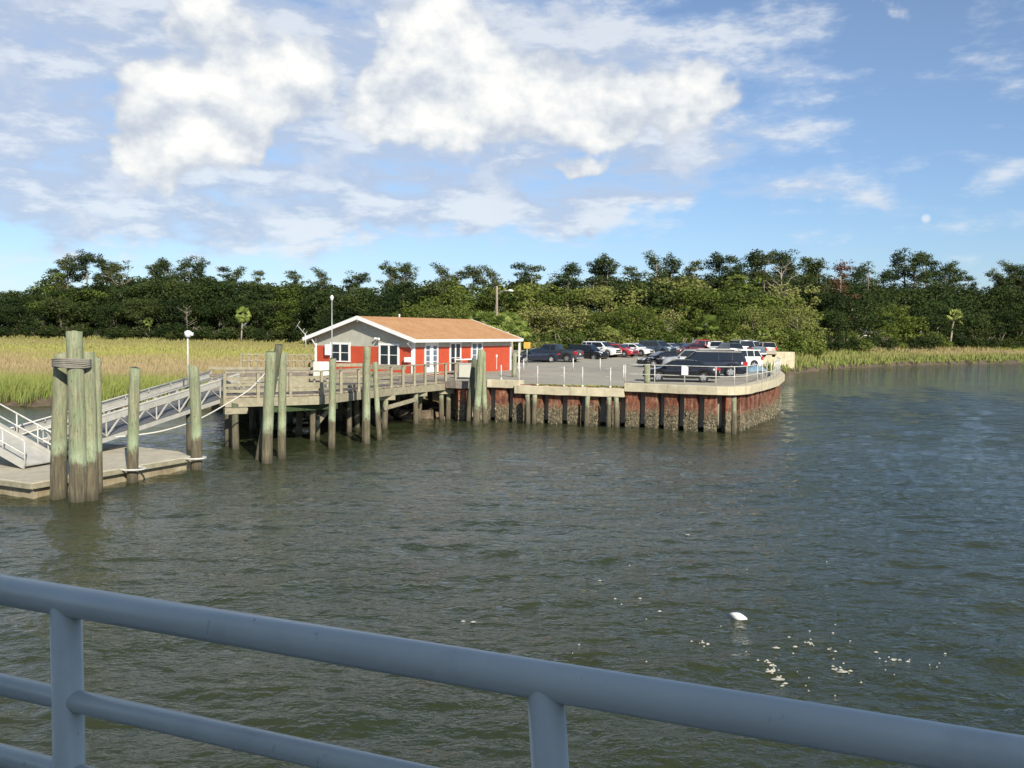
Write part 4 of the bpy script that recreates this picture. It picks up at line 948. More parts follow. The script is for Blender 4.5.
# pipe rail on the higher cap
pr_ = empty('pipe_railing', (0, 0, 0)); tag(pr_, 'white two-rail pipe railing on the cap around the corner cars', 'railing')
cols = (625.5, 654.7, 684.7, 716, 734.5, 747, 757.5)
pps = [on_line(px, inner) for px in cols]; tail = [p for p in inner if p.x > pps[-1].x + .2 and p.y > pps[-1].y]
ext = [p for p, _ in resample([pps[-1]] + tail, 1.45)][1:] + [inner[-1]]
allp = pps + ext
for q in allp: MB().tube((q.x, q.y, 2.49), (q.x, q.y, 3.56), .027, n=10).build('post', M['whitemetal'], pr_, True)
line = [pps[0]] + [p for p in inner if pps[0].x + .2 < p.x and (p.y > 0)]
for nm, z in (('top_rail', 3.56), ('middle_rail', 3.02)):
    MB().path([(p.x, p.y, z) for p in line], .022, 8).build(nm, M['whitemetal'], pr_, True)
q = on_line(684.7, inner); m_ = MB(); m_.box((q.x, q.y - .05, 3.32), (.36, .015, .5)); o = m_.build('blank_sign', M['white']); tag(o, 'small blank white sign fixed to the railing beside the black sedan', 'sign')
# black capped piling + rough post on lot
q = atz(647, 380.5, 2.4); m_ = empty('capped_pile', (q.x, q.y, 2.2)); tag(m_, 'pale wooden piling with a black cap behind the white railing', 'pile')
mb = MB(); mb.tube((0, 0, 0), (0, 0, 1.3), .19, .185, n=14, rings=5, jit=.03); mb.build('pile', M['pile'], m_, True)
mb = MB(); mb.tube((0, 0, 1.28), (0, 0, 1.42), .26, .24, n=16); mb.tube((0, 0, 1.42), (0, 0, 1.62), .24, .05, n=16); mb.build('cap', M['black'], m_, True)
q = atz(514, 377, 2.2); mb = MB(); mb.tube((0, 0, 0), (.03, 0, 1.65), .17, .15, n=12, rings=6, jit=.05); o = mb.build('wooden_post', M['pile'], None, True); o.location = (q.x, q.y, 2.2); tag(o, 'rough wooden post standing past the corner of the red building', 'post')
# signs and street light
q = aty(527, 352, 86); sg = empty('warning_sign', (q.x, q.y, 2.2)); tag(sg, 'yellow-orange sign on a thin post right of the red building', 'sign')
z = topz(527, 345.3, 86) - 2.2
MB().tube((0, 0, 0), (0, 0, z), .04, n=8).build('post', M['galv'], sg, True); m_ = MB(); m_.box((0, -.06, z), (.62, .02, .6)); m_.build('sign_panel', M['signyellow'], sg)
Y = 100.0; q = aty(496.5, 340, Y); up_ = empty('utility_pole', (q.x, q.y, 2.1)); tag(up_, 'wooden utility pole with curved street light arm behind the roof', 'utility pole')
z = topz(496.5, 286, Y) - 2.1; MB().tube((0, 0, 0), (0, 0, z), .16, .11, n=12, rings=4, jit=.03).build('pole', M['polewood'], up_, True)
m_ = MB(); m_.path([(0, 0, z - .95), (.35, -.1, z - .62), (.8, -.2, z - .5), (1.25, -.3, z - .5)], .035, 8); am = m_.build('lamp_arm', M['galv'], up_, True)
m_ = MB(); m_.path([(1.2, -.3, z - .5), (1.35, -.33, z - .48), (1.6, -.4, z - .5), (1.78, -.44, z - .54)], [.06, .13, .13, .05], 10); m_.build('lamp_head', M['white'], am, True)
m_ = MB(); m_.path([(0, 0, z * .86), (-.9, -.4, 0)], .012, 5); m_.build('guy_wire', M['galv'], up_)

# ------------------------------------------------------------------ cars
PAINT = {}
def paint(name, c, metal=0.0):
    if name not in PAINT:
        m, nt_, b = newmat('car_paint_' + name); f = noise(nt_, 1.5, 3, .5); nt_.links.new(ramp(nt_, f, [(.3, tuple(x * .85 for x in c)), (.7, c)]), b.inputs['Base Color'])
        b.inputs['Roughness'].default_value = .3; b.inputs['Metallic'].default_value = metal; b.inputs['Coat Weight'].default_value = 1; b.inputs['Coat Roughness'].default_value = .04; PAINT[name] = m
    return PAINT[name]
COLS = dict(black=(.008, .008, .010), navy=(.010, .014, .028), dark_grey=(.05, .055, .062), white=(.72, .72, .7), red=(.38, .03, .03), maroon=(.12, .015, .02), silver=(.38, .39, .4), slate=(.07, .10, .13), tan=(.36, .29, .2))
KIND = {  # L, W, H, top profile of the lower body (x fraction from rear, z), cabin (xr0, xr1, xf1, xf0) in m from centre, wheel x, r
    'sedan': dict(L=4.85, W=1.82, H=1.46, body=[(0, .62), (.02, .92), (.08, 1.0), (.22, 1.03), (.68, .96), (.75, .93), (.93, .78), (.99, .62), (1, .45)], cab=(-1.75, -.85, .35, 1.25), wx=(-1.4, 1.45), r=.33, belt=.98),
    'suv': dict(L=4.75, W=1.86, H=1.76, body=[(0, .7), (.01, 1.0), (.05, 1.1), (.2, 1.12), (.68, 1.1), (.76, 1.07), (.95, .95), (.99, .75), (1, .5)], cab=(-2.28, -1.95, .45, 1.2), wx=(-1.4, 1.42), r=.36, belt=1.08),
    'big_suv': dict(L=5.6, W=2.0, H=1.93, body=[(0, .75), (.008, 1.1), (.03, 1.2), (.2, 1.22), (.7, 1.2), (.77, 1.17), (.96, 1.05), (.99, .8), (1, .5)], cab=(-2.72, -2.45, .75, 1.55), wx=(-1.65, 1.7), r=.39, belt=1.18),
    'pickup': dict(L=5.7, W=1.98, H=1.88, body=[(0, .7), (.005, 1.2), (.03, 1.24), (.4, 1.24), (.7, 1.22), (.77, 1.17), (.96, 1.08), (.99, .85), (1, .5)], cab=(-.55, -.45, .95, 1.6), wx=(-1.75, 1.85), r=.4, belt=1.2)}
def make_car(kind, color, rack=False):
    K_ = KIND[kind]; L, Wd, H, r = K_['L'], K_['W'] / 2, K_['H'], K_['r']; pm = paint(color, COLS[color], .0 if color in ('white', 'red', 'tan') else .3)
    rt = empty('parked_car'); bx_ = [p[0] for p in K_['body']]; bz_ = [p[1] for p in K_['body']]
    N = 74; vs = []; fs = []
    for i in range(N + 1):
        f = i / N; x = -L / 2 + L * f; zt_ = float(np.interp(f, bx_, bz_)); e = min(f, 1 - f) * L; wdt = Wd * (1 - .16 * max(0, 1 - e / .55) ** 2)
        zb_ = .24 + .12 * max(0, 1 - e / .3)
        for wx in K_['wx']:
            dxw = abs(x - wx)
            if dxw < r + .07: zb_ = max(zb_, r + math.sqrt((r + .07) ** 2 - dxw ** 2) * .98)
        zb_ = min(zb_, zt_ - .08); zm = zb_ + (zt_ - zb_) * .55
        half = [(wdt * .96, zb_), (wdt * 1.0, zm), (wdt * .975, zt_ - .09 if zt_ - .09 > zm else zt_ - .02), (wdt * .90, zt_ - .015), (wdt * .5, zt_ + .025)]
        sec = [(y, z) for y, z in half] + [(0, zt_ + .035)] + [(-y, z) for y, z in reversed(half)]
        vs += [(x, y, z) for y, z in sec]
    S = 11
    for i in range(N):
        for k in range(S): a = i * S + k; b_ = i * S + (k + 1) % S; fs.append((a, b_, b_ + S, a + S))
    fs.append(tuple(range(S - 1, -1, -1))); fs.append(tuple(N * S + k for k in range(S)))
    fs = [f_[::-1] for f_ in fs]
    m_ = MB(); m_.add(vs, fs); bo = m_.build('body', pm, rt, True); 
    mod = bo.modifiers.new('edge', 'EDGE_SPLIT'); mod.split_angle = R(40)
    m_ = MB(); m_.box((0, 0, .42), (L * .9, Wd * 1.5, .3)); m_.build('underbody', M['black'], rt)
    xr0, xr1, xf1, xf0 = K_['cab']; belt = K_['belt']; wb = Wd * .93; wr = Wd * .74
    def hw(z): return wb + (wr - wb) * (z - belt) / (H - belt)
    NC = 30; vs = []; fs = []
    for i in range(NC + 1):
        x = xr0 + (xf0 - xr0) * i / NC; z = float(np.interp(x, [xr0, xr1, (xr1 + xf1) / 2, xf1, xf0], [belt, H - .06, H - .02, H - .05, belt])); z = max(z, belt + .01)
        half = [(wb, belt - .06), (hw(max(z - .1, belt)), max(z - .1, belt)), (hw(z) - .06, z - .01)]
        vs += [(x, y, zz) for y, zz in half + [(0, z + .03)] + [(-y, zz) for y, zz in reversed(half)]]
    for i in range(NC):
        for k in range(7): a = i * 7 + k; b_ = i * 7 + (k + 1) % 7; fs.append((a, a + 7, b_ + 7, b_))
    fs += [tuple(range(7)), tuple(NC * 7 + k for k in range(6, -1, -1))]
    m_ = MB(); m_.add(vs, fs); cb_ = m_.build('cabin', pm, rt, True); mod = cb_.modifiers.new('edge', 'EDGE_SPLIT'); mod.split_angle = R(35)
    # glass
    def zt_at(x): return float(np.interp(x, [xr0, xr1, (xr1 + xf1) / 2, xf1, xf0], [belt, H - .06, H - .02, H - .05, belt]))
    zg0, zg1 = belt + .03, H - .14
    def rx(z): return xr0 + (xr1 - xr0) * (z - belt) / (H - .06 - belt)
    def fx(z): return xf0 + (xf1 - xf0) * (z - belt) / (H - .05 - belt)
    xm = (xr1 + xf1) / 2 + .05
    for s_ in (1, -1):
        cuts = [rx(zg0) + .12, xm - .03, xm + .03, fx(zg0) - .15]; tops = [rx(zg1) + .1, xm - .03, xm + .03, fx(zg1) - .1]
        if kind in ('suv', 'big_suv'):
            q1 = xr1 + (xm - xr1) * .42; segs = [(cuts[0], q1 - .04, tops[0], q1 - .04), (q1 + .04, xm - .03, q1 + .04, xm - .03), (xm + .03, cuts[3], xm + .03, tops[3])]
        elif kind == 'pickup': segs = [(cuts[0], .12, tops[0], .12), (.2, cuts[3], .2, tops[3])]
        else: segs = [(cuts[0], cuts[1], tops[0], tops[1]), (cuts[2], cuts[3], tops[2], tops[3])]
        for (a, b_, ta, tb_) in segs:
            mb = MB(); o_ = .008
            vs = [(a, s_ * (hw(zg0) + o_), zg0), (b_, s_ * (hw(zg0) + o_), zg0), (tb_, s_ * (hw(zg1) + o_), zg1), (ta, s_ * (hw(zg1) + o_), zg1)]; vs += [(x, y - s_ * .02, z) for x, y, z in vs]
            mb.add(vs, [(0, 1, 2, 3), (7, 6, 5, 4), (0, 4, 5, 1), (1, 5, 6, 2), (2, 6, 7, 3), (3, 7, 4, 0)]); mb.build('side_window', M['glass'], rt)
    for nm, fn, sg_ in (('windshield', fx, 1), ('rear_window', rx, -1)):
        o_ = .03; zA, zB = belt + .05, H - .12; mb = MB(); vs = []
        for z in (zA, zB):
            for s_ in (-1, -.5, 0, .5, 1): vs.append((fn(z) + sg_ * (o_ + .02 * (1 - s_ * s_)), s_ * (hw(z) - .1), z + .02))
        mb.add(vs + [(x - sg_ * .03, y, z - .02) for x, y, z in vs], [(k, k + 1, k + 6, k + 5) for k in range(4)] + [(15 + k, 16 + k, 11 + k, 10 + k) for k in range(4)] + [(0, 5, 15, 10), (4, 14, 19, 9)]); mb.build(nm, M['glass'], rt)
    for wx in K_['wx']:
        for s_ in (1, -1):
            mb = MB(); yo = Wd * .99
            n = 28; prof_ = [(r * .62, yo - .2), (r * .96, yo - .21), (r, yo - .17), (r, yo - .03), (r * .95, yo + .0), (r * .66, yo - .005), (r * .62, yo - .03)]
            vs = [(wx + math.cos(2 * math.pi * i / n) * a, s_ * y, r + math.sin(2 * math.pi * i / n) * a) for a, y in prof_ for i in range(n)]
            fs = [(k * n + i, k * n + (i + 1) % n, ((k + 1) % 7) * n + (i + 1) % n, ((k + 1) % 7) * n + i) for k in range(7) for i in range(n)]
            mb.add(vs, fs); wh = mb.build('wheel', M['rubber'], rt, True)
            mb = MB(); rr_ = r * .63; mb.tube((wx, s_ * (yo - .13), r), (wx, s_ * (yo - .11), r), rr_, n=20); mb.tube((wx, s_ * (yo - .12), r), (wx, s_ * (yo - .03), r), r * .14, n=10)
            for k in range(5):
                a = 2 * math.pi * k / 5 + .3
                mb.beam((wx + math.cos(a) * r * .1, s_ * (yo - .045), r + math.sin(a) * r * .1), (wx + math.cos(a) * rr_, s_ * (yo - .045), r + math.sin(a) * rr_), .035, r * .28, Vector((-math.sin(a), 0, math.cos(a))))
            mb.tube((wx, s_ * (yo - .05), r), (wx, s_ * (yo - .02), r), rr_ + .005, rr_ + .005, n=20, cap=False); mb.build('rim', M['chrome'], wh)
    zh = .72 if kind == 'sedan' else .9; zt2 = .88 if kind == 'sedan' else 1.05
    for s_ in (1, -1):
        mb = MB(); mb.add([(L / 2 - .30, s_ * (Wd * .955), zh + .07), (L / 2 - .05, s_ * Wd * .8, zh - .02), (L / 2 + .015, s_ * Wd * .55, zh - .05), (L / 2 - .1, s_ * Wd * .55, zh + .06), (L / 2 - .28, s_ * Wd * .86, zh + .11),
                (L / 2 - .35, s_ * Wd * .9, zh), (L / 2 - .1, s_ * Wd * .72, zh - .1), (L / 2 - .03, s_ * Wd * .52, zh - .1)], [(0, 1, 3, 4), (1, 2, 3), (0, 5, 6, 1), (1, 6, 7, 2), (5, 0, 4), (5, 4, 3, 7, 6)]); mb.build('headlight', M['head'], rt)
        mb = MB(); tw = .5 if kind == 'sedan' else .2; hh = .14 if kind == 'sedan' else .34
        mb.box((-L / 2 + .03, s_ * Wd * (.86 - tw * .25), zt2 - hh * .25), (.12, Wd * tw * .75, hh)); mb.box((-L / 2 + .17, s_ * Wd * .93, zt2 - hh * .25), (.3, .09, hh * .9)); mb.build('taillight', M['tail'], rt, bevel=.02)
        mb = MB(); mb.box((xf0 - .28, s_ * (Wd + .08), belt + .03), (.14, .2, .14)); mb.build('mirror', pm, rt, True, bevel=.03)
        mb = MB()
        for hx in ((-.55, .35) if kind != 'pickup' else (-.1, .75)): mb.box((hx, s_ * (Wd * .995), belt - .16), (.17, .03, .035))
        mb.build('door_handle', pm, rt)
    mb = MB(); mb.box((-L / 2 - .012, 0, zt2 - .22), (.02, .34, .16)); mb.build('number_plate', M['plate'], rt)
    mb = MB(); mb.box((L / 2 - .0, 0, zh - .16), (.05, Wd * .95, .16)); mb.box((L / 2 - .0, 0, zh - .36), (.05, Wd * 1.2, .12)); mb.build('grille', M['black'], rt)
    mb = MB(); mb.box((-L / 2 - .01, 0, .42), (.08, Wd * 1.75, .18)); mb.build('rear_bumper', M['chrome'] if kind == 'pickup' else pm, rt, bevel=.03)
    if kind == 'pickup': mb = MB(); mb.box((-L / 2 + (L / 2 - .6) / 2 + .02, 0, 1.27), (L / 2 - .85, Wd * 1.55, .02)); mb.build('bed_liner', M['black'], rt)
    if rack:
        for s_ in (1, -1):
            mb = MB(); mb.path([(xr1 + .1, s_ * (wr - .08), H - .02), (xr1 + .2, s_ * (wr - .08), H + .06), (xf1 - .25, s_ * (wr - .08), H + .06), (xf1 - .1, s_ * (wr - .08), H - .01)], .03, 6); mb.build('roof_rail', M['alu'], rt, True)
        mb = MB(); zz = belt + .07
        for s_ in (1, -1): mb.box(((xr0 + xf0) / 2 - .2, s_ * (hw(H - .1) + .012), H - .105), ((xf1 - xr1), .02, .04))
        mb.build('window_trim', M['alu'], rt)
    kids(rt); return rt
CARS = {}
def car(kind, color, px, py, heading, label, rack=False, z=2.2, group='cars in the dockside parking lot'):
    key = (kind, color, rack)
    if key not in CARS: CARS[key] = make_car(*key); rt = CARS[key]
    else: rt = copy_tree(CARS[key])
    if py < 200: q = aty(px, 350, py); z = lotz(py)
    else: q = atz(px, py, z)
    rt.location = (q.x, q.y, z); rt.rotation_euler = (0, 0, R(heading)); tag(rt, label, {'pickup': 'pickup truck', 'sedan': 'car', 'suv': 'suv', 'big_suv': 'suv'}[kind], group); return rt
# heading: 0 = nose to the right, 180 = nose to the left, 270 = nose to the camera
car('sedan', 'black', 681, 381.5, 170, 'black sedan nearest the railing with the small white sign, tail lights to the right')
car('big_suv', 'navy', 706, 376.5, 173, 'long dark blue-black suv with silver roof rails behind the black sedan', True)
car('suv', 'silver', 689, 369, 176, 'silver-grey suv partly hidden left of and behind the long dark suv')
car('suv', 'white', 735, 368.5, 200, 'white suv beyond the tail of the long dark suv, beside the blue tarp')
car('sedan', 'black', 664, 367, 196, 'black car with nose to the left just behind the black-capped piling')
car('sedan', 'white', 704, 363.5, 178, 'white car whose roof shows above the long dark suv')
car('sedan', 'navy', 535, 362.3, 205, 'dark blue sedan facing left at the corner of the red building')
car('pickup', 'dark_grey', 555, 361.6, 152, 'dark grey pickup truck behind the dark blue sedan')
car('suv', 'black', 587, 360.2, 322, 'black suv between the grey pickup and the white suv')
car('suv', 'white', 600.5, 104, 322, 'white suv right of the black suv in the parked row')
car('sedan', 'maroon', 610, 112, 322, 'maroon car half hidden behind the white suv')
car('sedan', 'red', 617.5, 104.5, 320, 'bright red car between two white cars in the parked row')
car('sedan', 'white', 633, 106.5, 325, 'white sedan right of the bright red car')
car('sedan', 'white', 643, 110, 318, 'white sedan directly left of the black-capped piling, behind the other white sedan')
car('sedan', 'black', 642, 113.5, 318, 'black sedan behind the white sedans, left of the black-capped piling')
car('suv', 'slate', 657, 108, 315, 'slate blue suv above and right of the black-capped piling')
car('sedan', 'silver', 669, 111, 315, 'silver sedan right of the slate blue suv')
car('sedan', 'dark_grey', 681, 112, 312, 'dark grey sedan between silver sedan and red pickup')
car('pickup', 'red', 704, 113, 190, 'red pickup truck far back above the long dark suv')
car('sedan', 'maroon', 692, 110, 200, 'small maroon car left of the red pickup')
car('suv', 'white', 716, 109, 262, 'white suv facing the camera between red pickup and slate suvs')
car('suv', 'slate', 728, 104, 100, 'slate suv showing its rear, right of the far white suv')
car('big_suv', 'silver', 739, 107, 96, 'tall silver suv showing its rear near the far seawall', True)
car('pickup', 'slate', 751.5, 106, 92, 'slate blue pickup showing its tailgate near the far seawall')
car('suv', 'tan', 762.5, 107, 95, 'tan suv at the right end of the far row')
q = atz(755.5, 371.8, 2.2)
m_ = MB(); n1, n2 = 10, 14
vs = [(-1.0 + 2.0 * j / n2, -.45 + .9 * i / n1, .02 + (.42 * math.sin(math.pi * i / n1) ** .7 * math.sin(math.pi * j / n2) ** .5) * (1 + .25 * math.sin(j * 1.7 + i))) for j in range(n2 + 1) for i in range(n1 + 1)]
m_.add(vs, [(j * (n1 + 1) + i, (j + 1) * (n1 + 1) + i, (j + 1) * (n1 + 1) + i + 1, j * (n1 + 1) + i + 1) for j in range(n2) for i in range(n1)])
o = m_.build('blue_tarp', M['bluetarp']); o.location = (q.x, q.y, 2.205); o.rotation_euler = (0, 0, .3); tag(o, 'pale blue tarp heap on the pavement inside the corner railing', 'tarp')

# ------------------------------------------------------------------ trees
def leaves(cl, n, size, squash=1.0, shell=.55, gap=.38, seed=0):
    """leaf clumps spread through a list of ellipsoids (x, y, z, rx, ry, rz)"""
    rg = np.random.default_rng(seed); cl = np.array(cl, float); vol = (cl[:, 3] * cl[:, 4] * cl[:, 5]) ** .72; idx = rg.choice(len(cl), n, p=vol / vol.sum())
    d = rg.normal(size=(n, 3)); d /= np.linalg.norm(d, axis=1)[:, None]; rad = shell + (1.04 - shell) * rg.random(n) ** .6
    e = cl[idx]; ph = idx * 1.7
    rad = rad * (1 + .16 * np.sin(4 * d[:, 0] + ph) * np.cos(5 * d[:, 2] + ph) + .10 * np.sin(9 * d[:, 1] + 2 * ph))
    c = e[:, :3] + d * rad[:, None] * e[:, 3:6]
    g = np.sin(c[:, 0] * 2.3 + ph) * np.sin(c[:, 1] * 2.1) * np.sin(c[:, 2] * 2.7 + ph * .5); keep = g < gap; c = c[keep]; d = d[keep]; n = len(c)
    nn = d * np.array([1, 1, 1.2]) + rg.normal(0, .75, (n, 3)) + np.array([0, 0, .35]); nn /= np.linalg.norm(nn, axis=1)[:, None]
    a = np.cross(nn, rg.normal(size=(n, 3))); a /= np.linalg.norm(a, axis=1)[:, None] + 1e-9; b = np.cross(nn, a)
    s = size * rg.uniform(.5, 1.25, n)[:, None]
    V = np.stack([c - a * s * rg.uniform(.5, 1, (n, 1)), c - b * s * rg.uniform(.3, .8, (n, 1)), c + a * s * rg.uniform(.5, 1, (n, 1)), c + b * s * rg.uniform(.3, .8, (n, 1)) + nn * s * .25], 1)
    return V.reshape(-1, 3), np.arange(n * 4).reshape(-1, 4)
def limb(mb, a, b, r0, r1, n=6, bend=.12):
    a, b = Vector(a), Vector(b); L_ = (b - a).length; pts = [a.lerp(b, t) + Vector((random.uniform(-1, 1), random.uniform(-1, 1), random.uniform(-.5, .5))) * L_ * bend * math.sin(math.pi * t) for t in (0, .33, .66, 1)]
    mb.path(pts, [r0 + (r1 - r0) * t for t in (0, .33, .66, 1)], n); return pts
def proto_broad(seed, leafm, H=10.0, n=6500, size=.24, spread=1.0, low=.12):
    random.seed(seed); rt = empty('broadleaf_tree'); cl = []
    mb = MB(); top = (random.uniform(-.6, .6), random.uniform(-.6, .6), H * .5); limb(mb, (0, 0, 0), top, .3, .17, 8)
    for k in range(random.randint(12, 16)):
        a = random.uniform(0, 6.28); z = H * random.uniform(low + .08, .88); rr_ = spread * H * .37 * math.sqrt(max(.12, 1 - ((z / H - .42) / .58) ** 2)) * random.uniform(.35, 1.0)
        c_ = (math.cos(a) * rr_, math.sin(a) * rr_, z); s_ = H * random.uniform(.1, .19); cl.append((*c_, s_ * 1.25, s_ * 1.25, s_ * .8))
        if k % 2: limb(mb, (top[0] * .6, top[1] * .6, H * random.uniform(.2, .48)), c_, .11, .03, 5)
    for k in range(22):
        a = random.uniform(0, 6.28); z = H * random.uniform(low, .97); rr_ = spread * H * .46 * math.sqrt(max(.03, 1 - ((z / H - .42) / .6) ** 2)); s_ = H * random.uniform(.045, .09)
        cl.append((math.cos(a) * rr_, math.sin(a) * rr_, z, s_ * 1.3, s_ * 1.3, s_ * .8))
    mb.build('trunk', M['bark'], rt, True); npmesh('crown', *leaves(cl, n, size, seed=seed), M[leafm], rt); kids(rt); return rt
def proto_pine(seed, leafm='needle', H=22.0, n=4200, bare=.55, dead=0):
    random.seed(seed); rt = empty('pine_tree'); cl = []; mb = MB(); lx, ly = random.uniform(-.8, .8), random.uniform(-.8, .8)
    mb.path([(0, 0, 0), (lx * .3, ly * .3, H * .3), (lx * .6, ly * .5, H * .6), (lx, ly, H * .97)], [.3, .25, .19, .05], 8)
    for k in range(random.randint(15, 19)):
        z = H * (bare + (1 - bare) * (k / 17) + random.uniform(-.02, .03)); z = min(z, H * .985); a = random.uniform(0, 6.28); t = (z / H - bare) / (1 - bare)
        L_ = H * random.uniform(.08, .21) * (1.05 - .65 * t); e = (lx * z / H + math.cos(a) * L_, ly * z / H + math.sin(a) * L_, z + L_ * random.uniform(.15, .5)); limb(mb, (lx * z / H, ly * z / H, z - .2), e, .08, .02, 5, .08)
        for j in range(3):
            s_ = H * random.uniform(.022, .058); cl.append((e[0] - math.cos(a) * L_ * j * .3 + random.uniform(-.8, .8), e[1] - math.sin(a) * L_ * j * .3 + random.uniform(-.8, .8), e[2] + random.uniform(-.7, .9), s_ * 1.25, s_ * 1.25, s_ * random.uniform(.6, 1.05)))
    cl.append((lx, ly, H * .96, H * .06, H * .06, H * .04)); mb.build('trunk', M['bark' if not dead else 'bark_pale'], rt, True)
    npmesh('crown', *leaves(cl, n, .23, shell=.1, gap=.42, seed=seed), M[leafm], rt); kids(rt); return rt
def proto_dead(seed, H=13.0):
    random.seed(seed); rt = empty('bare_tree'); mb = MB()
    limb(mb, (0, 0, 0), (.5, .2, H * .9), .2, .04, 7, .05)
    tw = MB()
    for k in range(16):
        z = H * random.uniform(.35, .92); a = random.uniform(0, 6.28); L_ = H * random.uniform(.12, .28); e = Vector((.5 * z / H + math.cos(a) * L_, math.sin(a) * L_, z + L_ * .6)); p_ = limb(mb, (.4 * z / H, 0, z), e, .07, .02, 5)
        for j in range(6): q = p_[random.choice((1, 2, 3))]; d = Vector((random.gauss(0, 1), random.gauss(0, 1), random.gauss(.5, .6))) * H * .06; tw.path([q, q + d * .5 + Vector((0, 0, .1)), q + d], [.03, .02, .01], 4)
    mb.build('trunk', M['bark_pale'], rt, True); tw.build('twigs', M['moss'], rt); kids(rt); return rt
def proto_palm(seed, H=7.0, nf=34, fr=1.25):
    random.seed(seed); rt = empty('palmetto'); mb = MB(); lx = random.uniform(-.6, .6); mb.path([(0, 0, 0), (lx * .3, 0, H * .35), (lx * .7, 0, H * .7), (lx, 0, H * .88)], [.2, .17, .16, .2], 10); mb.build('trunk', M['bark_pale'], rt, True)
    c_ = Vector((lx, 0, H * .87)); mb = MB()
    for k in range(nf):
        a = random.uniform(0, 6.28); el = R(random.uniform(-55, 80)); d = Vector((math.cos(a) * math.cos(el), math.sin(a) * math.cos(el), math.sin(el))); st = c_ + d * .75 * fr * random.uniform(.7, 1.1)
        mb.path([c_, st], [.03, .02], 4); side = (Matrix.Rotation(random.uniform(-1.2, 1.2), 3, d) @ d.cross(Vector((0, 0, 1))).normalized()); upd = side.cross(d)
        for j in range(11):
            an_ = R(-80 + 16 * j); dd = (d * math.cos(an_) + side * math.sin(an_)).normalized(); L_ = fr * random.uniform(.8, 1.05) * (1 - .25 * abs(j - 5) / 5); tip = st + dd * L_ - Vector((0, 0, .28 * L_ * (1 - d.z * .5))); w_ = (dd.cross(upd)).normalized() * .075 * fr; mid = st + dd * L_ * .6
            mb.add([st, mid + w_, tip, mid - w_], [(0, 1, 2, 3)])
    mb.build('crown', M['palm'], rt); kids(rt); return rt
def proto_bush(seed, leafm, H=3.0, n=2600):
    random.seed(seed); rt = empty('shrub'); cl = []
    for k in range(12):
        a = random.uniform(0, 6.28); r_ = random.uniform(0, 1.6); z = random.uniform(.3, .85) * H * (1 - r_ * .22); s_ = random.uniform(.5, .9); cl.append((math.cos(a) * r_, math.sin(a) * r_, z, s_ * 1.2, s_ * 1.2, s_))
    mb = MB()
    for k in range(5): limb(mb, (0, 0, 0), (random.uniform(-1, 1), random.uniform(-1, 1), H * .7), .06, .02, 5)
    mb.build('stem', M['bark'], rt, True); npmesh('crown', *leaves(cl, n, .15, shell=.4, seed=seed), M[leafm], rt); kids(rt); return rt
PR = {'dark': [proto_broad(1, 'leaf_dark'), proto_broad(2, 'leaf_dark', spread=1.15), proto_broad(3, 'leaf_dark', spread=.9)],
      'mid': [proto_broad(4, 'leaf_mid'), proto_broad(5, 'leaf_mid', spread=1.1)], 'light': [proto_broad(6, 'leaf_light', n=5500), proto_broad(7, 'leaf_light', spread=.85, n=5200)],
      'pine': [proto_pine(11), proto_pine(12, bare=.62), proto_pine(13, bare=.45, n=5200), proto_pine(14, bare=.7), proto_pine(17, bare=.36, n=6500), proto_pine(18, bare=.56, n=5200)], 'deadpine': [proto_pine(15, 'leaf_brown', n=1100, dead=1), proto_pine(16, 'leaf_brown', n=2600, dead=1)],
      'bare': [proto_dead(21), proto_dead(22)], 'palm': [proto_palm(31), proto_palm(32, nf=40)], 'bush': [proto_bush(41, 'leaf_mid'), proto_bush(42, 'leaf_light'), proto_bush(43, 'leaf_dark')], 'browntree': [proto_broad(8, 'leaf_brown', n=2400)]}
HT = {'dark': 10, 'mid': 10, 'light': 10, 'pine': 22, 'deadpine': 22, 'bare': 13, 'palm': 7.4, 'bush': 3.0, 'browntree': 10}
CATN = {'dark': 'tree', 'mid': 'tree', 'light': 'tree', 'pine': 'pine tree', 'deadpine': 'pine tree', 'bare': 'dead tree', 'palm': 'palm tree', 'bush': 'shrub', 'browntree': 'tree'}
used = set(); trnd = random.Random(99); NT = 0
def tree(kind, x, y, H, label, group, wide=1.0, z=None, var=None):
    global NT
    v = trnd.randrange(len(PR[kind])) if var is None else var; base = PR[kind][v]; NT += 1
    if (kind, v) in used: rt = copy_tree(base)
    else: rt = base; used.add((kind, v))
    s_ = H / HT[kind]; rt.location = (x, y, float(terr(x, y)) - .15 if z is None else z); rt.rotation_euler = (0, 0, trnd.uniform(0, 6.28)); k = trnd.uniform(.9, 1.12) * wide; rt.scale = (s_ * k, s_ * k * trnd.uniform(.92, 1.08), s_)
    tag(rt, label, CATN[kind], group); return rt
SKY = [(-200, 290), (0, 288), (50, 283), (68, 272), (120, 276), (160, 268), (200, 272), (250, 277), (300, 273), (350, 282), (385, 276), (430, 274), (480, 277), (520, 272), (560, 276), (600, 272), (650, 270), (700, 268), (740, 264), (780, 268), (830, 272), (870, 276), (905, 276), (940, 278), (975, 284), (1024, 275), (1200, 275)]
kx, ky = zip(*SKY)
def hgt(px, py, Y, z0): return 5.4 + (hor(px) - py) * Y / FPX - z0
def frontY(px):
    Y = 200.0
    for _ in range(12): Y = float(yfr((px - 512) / FPX * Y))
    return Y
L_left = 'dark broadleaf tree in the forest wall beyond the left marsh'; G_left = 'broadleaf trees beyond the left marsh'
L_right = 'green broadleaf tree in the woods behind the parking lot'; G_right = 'broadleaf trees behind the parking lot'
L_far = 'dark broadleaf tree in the woods beyond the right marsh'; G_far = 'broadleaf trees beyond the right marsh'
def zonelab(px): return (L_left, G_left) if px < 430 else ((L_right, G_right) if px < 800 else (L_far, G_far))
